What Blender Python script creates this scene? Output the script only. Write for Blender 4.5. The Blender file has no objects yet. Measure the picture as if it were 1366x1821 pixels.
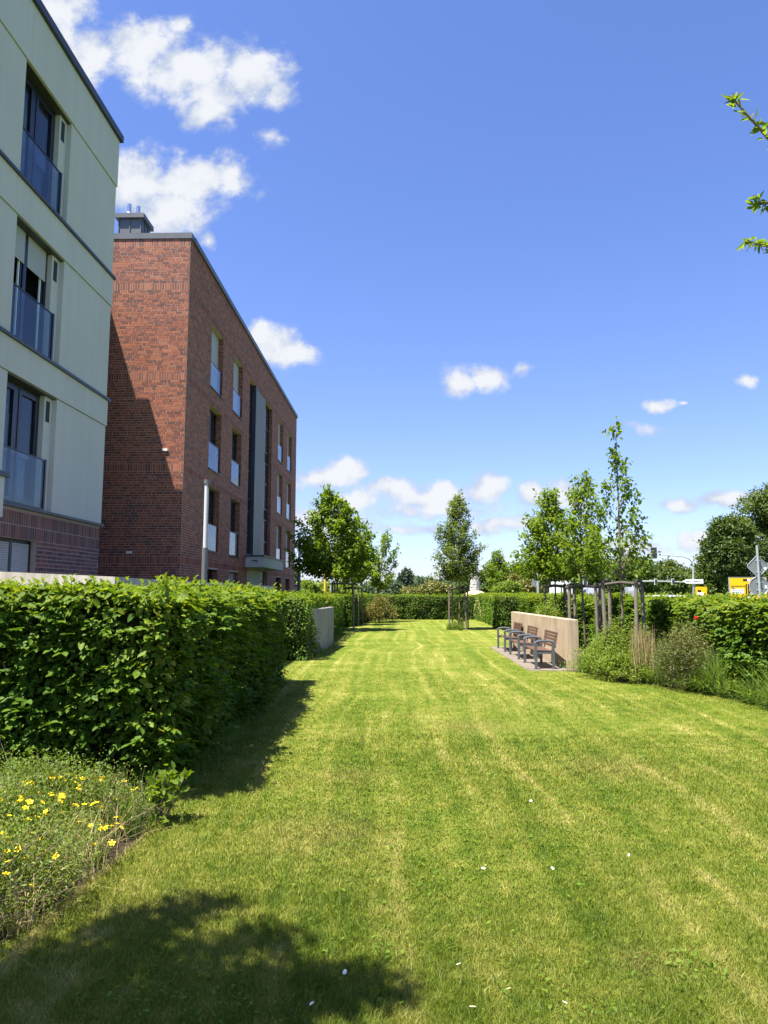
import bpy, math, random
import numpy as np
from mathutils import Vector
R = math.radians
rng = np.random.default_rng(7)
random.seed(7)
SC = bpy.context.scene
COL = SC.collection

# ------------------------------------------------------------------ camera
cam_d = bpy.data.cameras.new('camera')
cam = bpy.data.objects.new('camera', cam_d)
COL.objects.link(cam)
cam.location = (0, 0, 1.75)
cam.rotation_euler = (R(90 + 6.442), 0, R(1.218))
cam_d.sensor_fit = 'HORIZONTAL'
cam_d.sensor_width = 36
cam_d.lens = 36 * 1262 / 1366
cam_d.clip_start = 0.05
cam_d.clip_end = 6000
SC.camera = cam

# ------------------------------------------------------------------ light
EXPO = 1.7
SKY_STRENGTH = 0.07
SUN_STRENGTH = 5.0
K_AZ, SZX = 0.8, 3.1                      # sun travels (+x, +K y), drops SZX per x
hx, hy = 1 / math.hypot(1, K_AZ), K_AZ / math.hypot(1, K_AZ)
ELEV = math.atan(SZX * hx)
sun_dir = Vector((hx * math.cos(ELEV), hy * math.cos(ELEV), -math.sin(ELEV)))
sun_l = bpy.data.lights.new('sun', 'SUN')
sun_l.energy = SUN_STRENGTH
sun_l.angle = R(0.53)
sun_l.color = (1.0, 0.93, 0.82)
sun = bpy.data.objects.new('sun', sun_l)
COL.objects.link(sun)
sun.location = (-20, -20, 60)
sun.rotation_euler = sun_dir.to_track_quat('-Z', 'Y').to_euler()
SC.view_settings.view_transform = 'Standard'
SC.view_settings.look = 'None'
SC.view_settings.exposure = EXPO
SC.view_settings.gamma = 1
SC.view_settings.use_curve_mapping = False

# ------------------------------------------------------------------ sky
F_, CX_, CY_ = 1262., 683., 910.5
P_, Y_ = R(6.442), R(1.218)
_fw = np.array([-math.sin(Y_) * math.cos(P_), math.cos(Y_) * math.cos(P_), math.sin(P_)])
_rt = np.array([math.cos(Y_), math.sin(Y_), 0])
_up = np.cross(_rt, _fw)


def sky_uv(x, y):                          # direction on the sky as (x/y, z/y)
    r = _fw + _rt * (x - CX_) / F_ + _up * (CY_ - y) / F_
    return r[0] / r[1], r[2] / r[1]


world = bpy.data.worlds.new('World')
SC.world = world
world.use_nodes = True
wt = world.node_tree
wt.nodes.clear()


class NT:
    """tiny node helper"""
    def __init__(s, tree): s.t = tree
    def n(s, kind, **kw):
        nd = s.t.nodes.new(kind)
        for k, v in kw.items(): setattr(nd, k, v)
        return nd
    def put(s, sock, v):
        if isinstance(v, bpy.types.NodeSocket): s.t.links.new(v, sock)
        elif v is not None: sock.default_value = v
    def math(s, op, a, b=None, c=None, clamp=False):
        nd = s.n('ShaderNodeMath', operation=op, use_clamp=clamp)
        s.put(nd.inputs[0], a); s.put(nd.inputs[1], b)
        if c is not None: s.put(nd.inputs[2], c)
        return nd.outputs[0]
    def vmath(s, op, a, b=None):
        nd = s.n('ShaderNodeVectorMath', operation=op)
        s.put(nd.inputs[0], a)
        if b is not None: s.put(nd.inputs[1], b)
        return nd.outputs['Value'] if op in ('LENGTH', 'DOT_PRODUCT') else nd.outputs['Vector']
    def mix(s, f, a, b, blend='MIX'):
        nd = s.n('ShaderNodeMix', data_type='RGBA', blend_type=blend)
        s.put(nd.inputs[0], f); s.put(nd.inputs[6], a); s.put(nd.inputs[7], b)
        return nd.outputs[2]
    def noise(s, vec, scale, detail=4, rough=.55, dist=0):
        nd = s.n('ShaderNodeTexNoise')
        if vec is not None: s.put(nd.inputs['Vector'], vec)
        nd.inputs['Scale'].default_value = scale
        nd.inputs['Detail'].default_value = detail
        nd.inputs['Roughness'].default_value = rough
        nd.inputs['Distortion'].default_value = dist
        return nd.outputs[0]
    def ss(s, v, a, b, lo=0., hi=1.):
        nd = s.n('ShaderNodeMapRange', interpolation_type='SMOOTHSTEP')
        s.put(nd.inputs[0], v)
        for i, q in enumerate((a, b, lo, hi)): nd.inputs[i + 1].default_value = q
        return nd.outputs[0]
    def ramp(s, v, stops):
        nd = s.n('ShaderNodeValToRGB')
        e = nd.color_ramp.elements
        while len(e) < len(stops): e.new(.5)
        for q, (p, c) in zip(e, stops):
            q.position = p; q.color = (*c, 1)
        s.put(nd.inputs[0], v)
        return nd.outputs[0]


def build_sky():
    w = NT(wt)
    sky = w.n('ShaderNodeTexSky', sky_type='NISHITA')
    sky.sun_disc = False
    sky.sun_elevation = ELEV
    sky.sun_rotation = math.atan2(-sun_dir.x, -sun_dir.y)
    sky.air_density = 1.0
    sky.dust_density = 0.6
    sky.ozone_density = 2.2
    tc = w.n('ShaderNodeTexCoord').outputs['Generated']
    sep = w.n('ShaderNodeSeparateXYZ'); w.put(sep.inputs[0], tc)
    x, y, z = sep.outputs
    ys = w.math('MAXIMUM', y, .02)
    cmb = w.n('ShaderNodeCombineXYZ')
    w.put(cmb.inputs[0], w.math('DIVIDE', x, ys)); w.put(cmb.inputs[1], w.math('DIVIDE', z, ys))
    uv = cmb.outputs[0]
    # wobble the lookup so that cloud outlines are ragged
    wob = w.n('ShaderNodeTexNoise'); w.put(wob.inputs['Vector'], uv)
    wob.inputs['Scale'].default_value = 16; wob.inputs['Detail'].default_value = 6
    wv = w.vmath('MULTIPLY', w.vmath('SUBTRACT', wob.outputs['Color'], (.5, .5, .5)), (.05, .05, 0))
    uvw = w.vmath('ADD', uv, wv)
    el = [(100, 20, 60, 60, 1), (150, 105, 75, 50, 1), (250, 85, 85, 52, 1), (330, 130, 95, 55, 1.1), (375, 178, 55, 48, 1), (445, 130, 62, 48, 1), (492, 165, 28, 26, .8),
          (322, 38, 22, 18, .6), (475, 245, 20, 14, .5),
          (240, 325, 80, 55, 1.1), (335, 322, 85, 42, 1.1), (300, 380, 66, 48, 1), (400, 320, 46, 34, .9), (375, 430, 20, 14, .7),
          (488, 618, 46, 36, 1.2), (530, 630, 34, 22, 1.1), (462, 600, 26, 22, 1),
          (815, 682, 36, 22, 1.1), (865, 668, 44, 24, 1.1), (925, 660, 16, 10, .5),
          (1327, 667, 20, 12, .8), (1172, 724, 30, 12, .9), (1213, 722, 10, 5, .7), (1140, 765, 32, 8, .5),
          (565, 848, 52, 22, 1.1), (622, 832, 44, 24, 1.15), (595, 845, 50, 20, 1.1), (705, 872, 62, 22, 1), (755, 884, 70, 22, 1.1), (800, 876, 66, 22, 1.1), (862, 866, 40, 22, 1.15), (770, 905, 110, 14, .7), (620, 888, 66, 20, .8),
          (948, 886, 30, 24, 1.1), (1010, 880, 42, 24, 1.1), (1205, 895, 36, 14, 1), (1300, 890, 60, 15, 1), (1250, 954, 42, 17, 1), (890, 934, 90, 14, .8), (1120, 972, 60, 12, .8), (560, 930, 90, 30, .7), (720, 940, 60, 10, .6)]
    acc = None
    for (px, py, rx, ry, wt_) in el:
        u, v = sky_uv(px, py)
        u2, _ = sky_uv(px + rx, py); _, v2 = sky_uv(px, py - ry)
        d = w.vmath('LENGTH', w.vmath('MULTIPLY', w.vmath('SUBTRACT', uvw, (u, v, 0)), (.86 / abs(u2 - u), .86 / abs(v2 - v), 0)))
        val = w.math('MULTIPLY', w.math('SUBTRACT', 1.0, d), wt_)
        acc = val if acc is None else w.math('SMOOTH_MAX', acc, val, .12)
    front = w.ss(y, .05, .25)
    acc = w.math('ADD', w.math('MULTIPLY', acc, front), w.math('MULTIPLY_ADD', front, .6, -.6))
    # the same kind of scattered clouds in the rest of the sky
    zs = w.math('MAXIMUM', z, .06)
    c2 = w.n('ShaderNodeCombineXYZ')
    w.put(c2.inputs[0], w.math('DIVIDE', x, zs)); w.put(c2.inputs[1], w.math('DIVIDE', y, zs))
    gen = w.noise(c2.outputs[0], .9, 3, .5)
    side = w.math('MAXIMUM', w.math('SUBTRACT', 1.0, front), w.ss(w.math('ABSOLUTE', cmb.inputs[0].links[0].from_socket), .75, 1.1))
    gen = w.math('MULTIPLY', w.math('MULTIPLY_ADD', gen, 3.0, -1.75), 1.0)
    acc = w.math('MAXIMUM', acc, w.math('SUBTRACT', gen, w.math('MULTIPLY_ADD', side, -3.0, 3.0)))
    fine = w.noise(uv, 26, 9, .62)
    dens = w.math('ADD', acc, w.math('MULTIPLY_ADD', fine, 1.7, -.80))
    mask = w.math('MULTIPLY', w.ss(dens, -.16, .60), .96)
    body = w.noise(w.vmath('ADD', uv, (.004, -.012, 0)), 22, 6, .55)
    shade = w.ss(w.math('ADD', w.math('MULTIPLY', dens, .6), w.math('MULTIPLY', body, 1.5)), .70, 1.30)
    g = 2 ** EXPO * SKY_STRENGTH
    cl = w.mix(shade, tuple(q / g for q in (.58, .66, .82)) + (1,), tuple(q / g for q in (.92, .94, .97)) + (1,))
    # photograph's violet-leaning blue and pale horizon: tint of the sky as a whole
    hz = w.ss(z, .0, .62)
    tint = w.mix(hz, (.77, .79, 1.05, 1), (.72, .80, 1.14, 1))
    col = w.mix(1.0, sky.outputs[0], tint, 'MULTIPLY')
    col = w.mix(mask, col, cl)
    bg = w.n('ShaderNodeBackground'); w.put(bg.inputs[0], col); bg.inputs[1].default_value = SKY_STRENGTH
    out = w.n('ShaderNodeOutputWorld'); w.t.links.new(bg.outputs[0], out.inputs[0])


build_sky()

# ------------------------------------------------------------------ materials
MATS = {}


def new_mat(name):
    m = bpy.data.materials.new(name); m.use_nodes = True
    m.node_tree.nodes.clear()
    MATS[name] = m
    return m, NT(m.node_tree)


def finish(m, w, shader, disp=None):
    o = w.n('ShaderNodeOutputMaterial'); w.t.links.new(shader, o.inputs[0])
    return m


def bsdf(w, col, rough=.6, metal=0., spec=.4, normal=None, **kw):
    b = w.n('ShaderNodeBsdfPrincipled')
    w.put(b.inputs['Base Color'], col if isinstance(col, bpy.types.NodeSocket) else (*col, 1))
    w.put(b.inputs['Roughness'], rough); b.inputs['Metallic'].default_value = metal
    b.inputs['Specular IOR Level'].default_value = spec
    if normal is not None: w.t.links.new(normal, b.inputs['Normal'])
    for k, v in kw.items(): w.put(b.inputs[k], v)
    return b.outputs[0]


def bump(w, h, strength=.3, dist=.01):
    b = w.n('ShaderNodeBump'); b.inputs['Strength'].default_value = strength; b.inputs['Distance'].default_value = dist
    w.t.links.new(h, b.inputs['Height'])
    return b.outputs[0]


def pos(w): return w.n('ShaderNodeNewGeometry').outputs['Position']


def isl(w):
    a = w.n('ShaderNodeNewGeometry').outputs['Random Per Island']
    b = w.n('ShaderNodeObjectInfo').outputs['Random']
    return w.math('FRACT', w.math('ADD', a, b))


def plain(name, c, rough=.6, metal=0., spec=.4, var=.12, scale=6., bmp=.0, fine=60.):
    m, w = new_mat(name)
    p = pos(w)
    n1 = w.noise(p, scale, 5, .6)
    n2 = w.noise(p, fine, 3, .6)
    f = w.math('ADD', w.math('MULTIPLY', n1, .65), w.math('MULTIPLY', n2, .35))
    col = w.mix(f, tuple(q * (1 - var) for q in c) + (1,), tuple(min(1, q * (1 + var)) for q in c) + (1,))
    nrm = bump(w, n2, bmp, .004) if bmp else None
    return finish(m, w, bsdf(w, col, w.math('MULTIPLY_ADD', n1, .15, rough - .07), metal, spec, nrm))


def foliage(name, stops, trans=.35, rough=.5, spec=.35, patch=.9, patch_amt=.35, tcol=None):
    m, w = new_mat(name)
    r = isl(w)
    p = pos(w)
    n = w.noise(p, patch, 3, .55)
    f = w.math('ADD', w.math('MULTIPLY', r, 1 - patch_amt), w.math('MULTIPLY', w.ss(n, .3, .7), patch_amt), clamp=True)
    col = w.ramp(f, stops)
    b = bsdf(w, col, rough, 0, spec)
    t = w.n('ShaderNodeBsdfTranslucent')
    tc = w.mix(1.0, col, (1.5, 1.35, .5, 1) if tcol is None else (*tcol, 1), 'MULTIPLY')
    w.put(t.inputs[0], tc)
    mx = w.n('ShaderNodeMixShader'); mx.inputs[0].default_value = trans
    w.t.links.new(b, mx.inputs[1]); w.t.links.new(t.outputs[0], mx.inputs[2])
    return finish(m, w, mx.outputs[0])


HB = [(0, (.034, .082, .008)), (.45, (.068, .138, .012)), (.8, (.115, .19, .018)), (.93, (.18, .23, .026)), (1, (.28, .25, .035))]
m_hedge = foliage('hornbeam_leaf', HB, .36, .55, .2)
m_hedge_y = foliage('hornbeam_leaf_young', [(0, (.06, .115, .010)), (.5, (.115, .185, .015)), (.85, (.19, .25, .022)), (1, (.29, .27, .04))], .48, .55, .2)
m_maple = foliage('tree_leaf', [(0, (.075, .14, .014)), (.5, (.125, .205, .02)), (.9, (.17, .25, .028)), (1, (.22, .27, .035))], .55, .5, .25)
m_dark_leaf = foliage('grey_green_leaf', [(0, (.08, .125, .03)), (.6, (.13, .19, .045)), (1, (.19, .24, .065))], .5)
m_wood_leaf = foliage('woodland_leaf', [(0, (.035, .07, .014)), (.5, (.065, .11, .02)), (1, (.12, .16, .03))], .4, patch=.12, patch_amt=.5)
m_far_leaf = foliage('distant_leaf', [(0, (.035, .07, .035)), (.5, (.06, .10, .05)), (1, (.10, .14, .06))], .25, patch=.12, patch_amt=.5)
m_poplar_leaf = foliage('poplar_leaf', [(0, (.03, .06, .04)), (1, (.07, .10, .06))], .2)
m_broom = foliage('broom_leaf', [(0, (.06, .09, .02)), (.55, (.13, .14, .03)), (1, (.26, .21, .045))], .25, patch=.5, patch_amt=.5)
m_spiraea = foliage('shrub_leaf', [(0, (.08, .14, .016)), (.5, (.14, .215, .024)), (1, (.23, .29, .045))], .48)
m_olive = foliage('olive_shrub_leaf', [(0, (.05, .07, .016)), (.5, (.10, .12, .026)), (1, (.18, .17, .045))], .34)
m_pot_leaf = foliage('cinquefoil_leaf', [(0, (.05, .095, .012)), (.4, (.10, .165, .02)), (.78, (.17, .22, .035)), (1, (.29, .25, .08))], .45)
m_longgrass = foliage('long_grass_blade', [(0, (.07, .135, .022)), (.5, (.13, .22, .038)), (.9, (.20, .27, .055)), (1, (.36, .32, .12))], .48)
m_straw = foliage('straw_blade', [(0, (.25, .19, .09)), (1, (.48, .38, .2))], .25, tcol=(1, 1, 1))
m_weed = foliage('weed_leaf', [(0, (.06, .13, .012)), (1, (.15, .23, .03))], .35, .6, .1)


def lawn_color(w):
    p = pos(w)
    mp = w.vmath('MULTIPLY', p, (2.6, .045, 1))
    bend = w.noise(w.vmath('MULTIPLY', p, (.02, .09, 0)), 1.0, 2)
    off = w.n('ShaderNodeCombineXYZ'); w.put(off.inputs[0], w.math('MULTIPLY', bend, 4.0))
    streak = w.noise(w.vmath('ADD', mp, off.outputs[0]), 1.0, 4, .7)
    rows = w.noise(w.vmath('ADD', w.vmath('MULTIPLY', p, (4.2, .12, 1)), off.outputs[0]), 1.0, 2, .6)
    patch = w.noise(p, .75, 5, .65)
    tuft = w.noise(p, 5.5, 4, .62)
    across = w.noise(w.vmath('MULTIPLY', p, (1.2, 4.5, 1)), 1.0, 3, .6)
    f = w.math('MULTIPLY', w.ss(streak, .36, .72), .30)
    f = w.math('ADD', f, w.math('MULTIPLY', w.ss(rows, .44, .76), .22))
    f = w.math('ADD', f, w.math('MULTIPLY', w.ss(patch, .35, .72), .34))
    f = w.math('ADD', f, w.math('MULTIPLY', w.ss(tuft, .35, .72), .30))
    f = w.math('ADD', f, w.math('MULTIPLY', w.ss(across, .5, .75), .16))
    xs = w.n('ShaderNodeSeparateXYZ'); w.put(xs.inputs[0], p)
    wx = w.math('ADD', xs.outputs[0], w.math('MULTIPLY', bend, 2.2))
    fr = w.math('ABSOLUTE', w.math('SUBTRACT', w.math('FRACT', w.math('MULTIPLY', wx, 1.55)), .5))
    ln = w.math('MULTIPLY', w.ss(fr, .16, .0), w.ss(w.noise(w.vmath('MULTIPLY', p, (1.1, .35, 1)), 1.0, 3, .6), .36, .66))
    f = w.math('ADD', f, w.math('MULTIPLY', ln, .30))
    col = w.ramp(f, [(0, (.070, .124, .010)), (.25, (.130, .184, .017)), (.55, (.215, .246, .038)), (.8, (.305, .308, .08)), (1, (.40, .37, .14))])
    # a few worn dry spots
    for (x, y, r) in ((1.16, 3.62, .16), (-.55, 5.4, .45), (-1.25, 4.15, .25), (2.1, 7.4, .5), (.9, 9.6, .5), (-.5, 7.0, .35)):
        d = w.vmath('LENGTH', w.vmath('SUBTRACT', w.vmath('MULTIPLY', p, (1, 1, 0)), (x, y, 0)))
        d = w.math('ADD', d, w.math('MULTIPLY', tuft, r * 1.2))
        k = w.ss(d, r * .2, r * 2.3, .38, 0.)
        col = w.mix(k, col, (.30, .24, .09, 1))
    return col


def lawn_mat(name, blades):
    m, w = new_mat(name)
    col = lawn_color(w)
    if blades:
        r = isl(w)
        col = w.mix(1.0, col, w.ramp(r, [(0, (.62, .66, .6)), (.75, (1.0, 1.0, 1.0)), (.93, (1.25, 1.15, 1.1)), (1, (1.9, 1.55, 2.2))]), 'MULTIPLY')
        b = bsdf(w, col, .55, 0, .3)
        t = w.n('ShaderNodeBsdfTranslucent'); w.put(t.inputs[0], w.mix(1.0, col, (1.3, 1.2, .6, 1), 'MULTIPLY'))
        mx = w.n('ShaderNodeMixShader'); mx.inputs[0].default_value = .35
        w.t.links.new(b, mx.inputs[1]); w.t.links.new(t.outputs[0], mx.inputs[2])
        return finish(m, w, mx.outputs[0])
    p = pos(w)
    n = w.noise(p, 45, 4, .7)
    col = w.mix(w.ss(n, .3, .7), w.mix(1.0, col, (.55, .55, .5, 1), 'MULTIPLY'), col)
    return finish(m, w, bsdf(w, col, .85, 0, .1, bump(w, n, .9, .03)))


m_lawn = lawn_mat('lawn_turf', False)
m_blade = lawn_mat('lawn_blade', True)
m_soil = plain('bed_soil', (.045, .036, .022), .95, 0, .1, .4, 5, .6)
m_field = plain('rough_meadow', (.075, .115, .025), .95, 0, .1, .4, .15, .5)
m_asphalt = plain('asphalt', (.05, .05, .052), .9, 0, .2, .2, .5, .3)
m_bark = plain('tree_bark', (.16, .125, .09), .9, 0, .2, .4, 14, .8)
m_hedge_core = plain('dark_hedge_core', (.020, .021, .011), .95, 0, .1, .4, 8, .5)  # near-black tone that puts shade into the hedge cores
m_stake = plain('weathered_stake_wood', (.17, .145, .115), .85, 0, .2, .35, 9, .6)
m_beam = plain('weathered_crossbar_wood', (.075, .066, .055), .9, 0, .2, .4, 9, .6)


def plaster():
    m, w = new_mat('pale_green_grey_plaster')
    p = pos(w)
    big = w.noise(p, .5, 4, .5)
    streak = w.noise(w.vmath('MULTIPLY', p, (1, 3.2, .18)), 1.5, 5, .6)
    grain = w.noise(p, 170, 3, .6)
    f = w.math('ADD', w.math('MULTIPLY', big, .5), w.math('MULTIPLY', streak, .5))
    zz = w.n('ShaderNodeSeparateXYZ'); w.put(zz.inputs[0], p)
    ds = w.noise(w.vmath('MULTIPLY', p, (1, 7., .12)), 1.0, 4, .65)
    f = w.math('SUBTRACT', f, w.math('MULTIPLY', w.ss(ds, .54, .72), .22))
    col = w.mix(w.ss(f, .3, .7), (.45, .455, .425, 1), (.495, .50, .47, 1))
    return finish(m, w, bsdf(w, col, .9, 0, .2, bump(w, grain, .35, .004)))


m_plaster = plaster()


def concrete(name, c, lines=True, speck=.1):
    m, w = new_mat(name)
    p = pos(w)
    streak = w.noise(w.vmath('MULTIPLY', p, (5.5, 5.5, .35)), 1.2, 5, .65)
    big = w.noise(p, 1.3, 5, .6)
    grain = w.noise(p, 90, 4, .7)
    f = w.math('ADD', w.math('MULTIPLY', streak, .55), w.math('MULTIPLY', big, .45))
    col = w.ramp(w.ss(f, .3, .7), [(0, tuple(q * .66 for q in c)), (.5, c), (1, tuple(min(1, q * 1.2) for q in c))])
    zz = w.n('ShaderNodeSeparateXYZ'); w.put(zz.inputs[0], p)
    drip = w.math('MULTIPLY', w.ss(w.noise(w.vmath('MULTIPLY', p, (9, 9, .5)), 1.3, 4, .6), .46, .66), w.ss(zz.outputs[2], .55, 1.2))
    foot = w.math('MULTIPLY', w.ss(zz.outputs[2], .28, .0), w.ss(big, .3, .6))
    col = w.mix(w.math('MULTIPLY', w.math('MAXIMUM', drip, foot), .38), col, tuple(q * .42 for q in c) + (1,))
    col = w.mix(w.math('MULTIPLY', w.ss(grain, .52, .72), speck * 4), col, tuple(q * .55 for q in c) + (1,))
    return finish(m, w, bsdf(w, col, .88, 0, .2, bump(w, grain, .4, .004)))


m_conc_warm = concrete('warm_board_concrete', (.40, .315, .225))
m_conc_grey = concrete('grey_board_concrete', (.25, .24, .22))
m_conc_wall = concrete('exposed_aggregate_concrete', (.56, .50, .40), speck=.2)
m_paver = concrete('paving_concrete', (.20, .17, .14))


def brick_mat(name, stops):
    m, w = new_mat(name)
    r = isl(w)
    p = pos(w)
    n = w.noise(p, 28, 4, .65)
    f = w.math('ADD', w.math('MULTIPLY', r, .86), w.math('MULTIPLY', n, .14))
    col = w.ramp(f, stops)
    col = w.mix(w.math('MULTIPLY', w.ss(n, .52, .75), .4), col, (.12, .07, .055, 1))
    return finish(m, w, bsdf(w, col, .75, 0, .3, bump(w, n, .3, .004)))


m_brick = brick_mat('red_clinker_brick', [(0, (.10, .046, .037)), (.15, (.14, .055, .040)), (.35, (.20, .066, .040)), (.65, (.255, .080, .043)), (.87, (.33, .112, .056)), (.95, (.25, .11, .066)), (1, (.145, .07, .055))])
m_brick_dark = brick_mat('dark_clinker_brick', [(0, (.075, .045, .045)), (.5, (.14, .065, .055)), (1, (.22, .09, .065))])
m_mortar = plain('pale_mortar', (.44, .37, .32), .95, 0, .1, .2, 3, .3)
m_mortar_d = plain('grey_mortar', (.36, .31, .29), .95, 0, .1, .2, 3, .3)


def brick_tex():                           # for the far, hidden end of the gable
    m, w = new_mat('brick_beyond_view')
    b = w.n('ShaderNodeTexBrick')
    w.put(b.inputs['Vector'], pos(w))
    b.inputs['Color1'].default_value = (.33, .10, .055, 1); b.inputs['Color2'].default_value = (.16, .07, .055, 1); b.inputs['Mortar'].default_value = (.45, .38, .33, 1)
    b.inputs['Scale'].default_value = 2.0
    return finish(m, w, bsdf(w, b.outputs[0], .8))


m_anthr = plain('anthracite_metal', (.030, .034, .042), .42, .0, .5, .15, 4)
m_frame = plain('dark_window_frame', (.008, .009, .014), .35, 0, .5, .15, 4)
m_zinc = plain('grey_sheet_metal', (.10, .108, .118), .45, .3, .5, .2, 3)
m_panel = plain('taupe_facade_panel', (.155, .14, .115), .55, .0, .4, .05, 1.2)
m_canopy = plain('light_grey_concrete_canopy', (.42, .45, .42), .8, 0, .2, .1, 2)
m_shutter = plain('light_grey_roller_shutter', (.36, .375, .38), .6, 0, .4, .05, 3)
m_blind = plain('white_blind', (.55, .56, .55), .7, 0, .3, .05, 3)
m_curtain = plain('pale_curtain', (.60, .62, .60), .85, 0, .2, .1, 10)
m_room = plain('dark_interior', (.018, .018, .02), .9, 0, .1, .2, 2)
m_white = plain('white_paint', (.78, .79, .78), .4, 0, .5, .05, 4)
m_steel = plain('galvanised_steel', (.42, .45, .46), .45, .4, .5, .15, 6)
m_steel_flue = plain('polished_flue_steel', (.6, .6, .6), .22, 1, .5, .1, 6)
m_lamp_post = plain('grey_lamp_coating', (.13, .135, .135), .45, .0, .5, .08, 4)
m_lamp_tube = plain('frosted_lamp_tube', (.55, .58, .62), .3, 0, .5, .05, 4)
m_bench_metal = plain('grey_bench_coating', (.085, .097, .115), .42, .1, .5, .1, 6)
m_bench_wood = plain('brown_bench_slat', (.10, .052, .035), .6, 0, .35, .3, 14, .3)
m_yellow = plain('yellow_sign_face', (.85, .48, .005), .45, 0, .4, .05, 1)
m_black = plain('black_print', (.02, .02, .02), .6, 0, .3, .1, 4)
m_red = plain('red_print', (.5, .03, .03), .5, 0, .4, .1, 4)
m_signback = plain('grey_sign_back', (.20, .215, .225), .5, .2, .5, .08, 3)
m_yellowpole = plain('yellow_pole_paint', (.62, .40, .04), .5, 0, .4, .1, 4)
m_stone = plain('pale_stone_block', (.52, .49, .47), .85, 0, .2, .25, 6, .5)
m_sand = plain('sand', (.55, .40, .24), .95, 0, .1, .15, 2, .5)
m_petal = plain('yellow_petal', (.80, .62, .01), .55, 0, .3, .1, 30)
m_flower_c = plain('yellow_flower_centre', (.60, .35, .01), .7, 0, .2, .1, 60)
m_daisy = plain('white_petal', (.80, .80, .78), .55, 0, .3, .05, 60)
m_rose = plain('red_petal', (.62, .012, .02), .5, 0, .35, .15, 30)
m_carpaint = plain('white_car_paint', (.75, .76, .77), .25, 0, .5, .04, 2)
m_carsilver = plain('silver_car_paint', (.42, .43, .45), .3, .4, .5, .04, 2)
m_tyre = plain('tyre_rubber', (.02, .02, .02), .8, 0, .3, .1, 8)
m_truck = plain('truck_panel', (.62, .64, .66), .5, 0, .4, .05, 2)


def glass_mat(name, tint, alpha, rough=.02):
    m, w = new_mat(name)
    g = w.n('ShaderNodeBsdfGlossy'); g.inputs[1].default_value = rough; g.inputs[0].default_value = (.95, .97, 1, 1)
    ge = w.n('ShaderNodeNewGeometry')
    cs = w.math('ABSOLUTE', w.vmath('DOT_PRODUCT', ge.outputs['Normal'], ge.outputs['Incoming']))
    f2 = w.math('MULTIPLY_ADD', w.math('POWER', w.math('SUBTRACT', 1.0, cs, clamp=True), 5.0), .60, .030, clamp=True)
    d = bsdf(w, tint, .2, 0, .2)
    t = w.n('ShaderNodeBsdfTransparent'); t.inputs[0].default_value = (.86, .93, .95, 1)
    a = w.n('ShaderNodeMixShader'); a.inputs[0].default_value = alpha
    w.t.links.new(d, a.inputs[1]); w.t.links.new(t.outputs[0], a.inputs[2])
    b = w.n('ShaderNodeMixShader'); w.put(b.inputs[0], f2)
    w.t.links.new(a.outputs[0], b.inputs[1]); w.t.links.new(g.outputs[0], b.inputs[2])
    return finish(m, w, b.outputs[0])


m_pane = glass_mat('window_glass', (.015, .02, .03), .72)
m_balu = glass_mat('balustrade_glass', (.03, .045, .07), .95)
m_carglass = glass_mat('car_glass', (.015, .018, .02), .2)

# ------------------------------------------------------------------ mesh helpers


def link(name, me, mat, parent=None, loc=None):
    o = bpy.data.objects.new(name, me)
    COL.objects.link(o)
    if mat is not None and not me.materials: me.materials.append(mat)
    if parent is not None: o.parent = parent
    if loc is not None: o.location = loc
    return o


def fast_mesh(name, V, loops, sizes, smooth=False):
    me = bpy.data.meshes.new(name)
    V = np.asarray(V, np.float32); loops = np.asarray(loops, np.int32); sizes = np.asarray(sizes, np.int32)
    me.vertices.add(len(V)); me.vertices.foreach_set('co', V.ravel())
    me.loops.add(len(loops)); me.loops.foreach_set('vertex_index', loops)
    me.polygons.add(len(sizes))
    st = np.zeros(len(sizes), np.int32); st[1:] = np.cumsum(sizes)[:-1]
    me.polygons.foreach_set('loop_start', st)
    if smooth: me.polygons.foreach_set('use_smooth', np.ones(len(sizes), bool))
    me.update(calc_edges=True)
    return me


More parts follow.
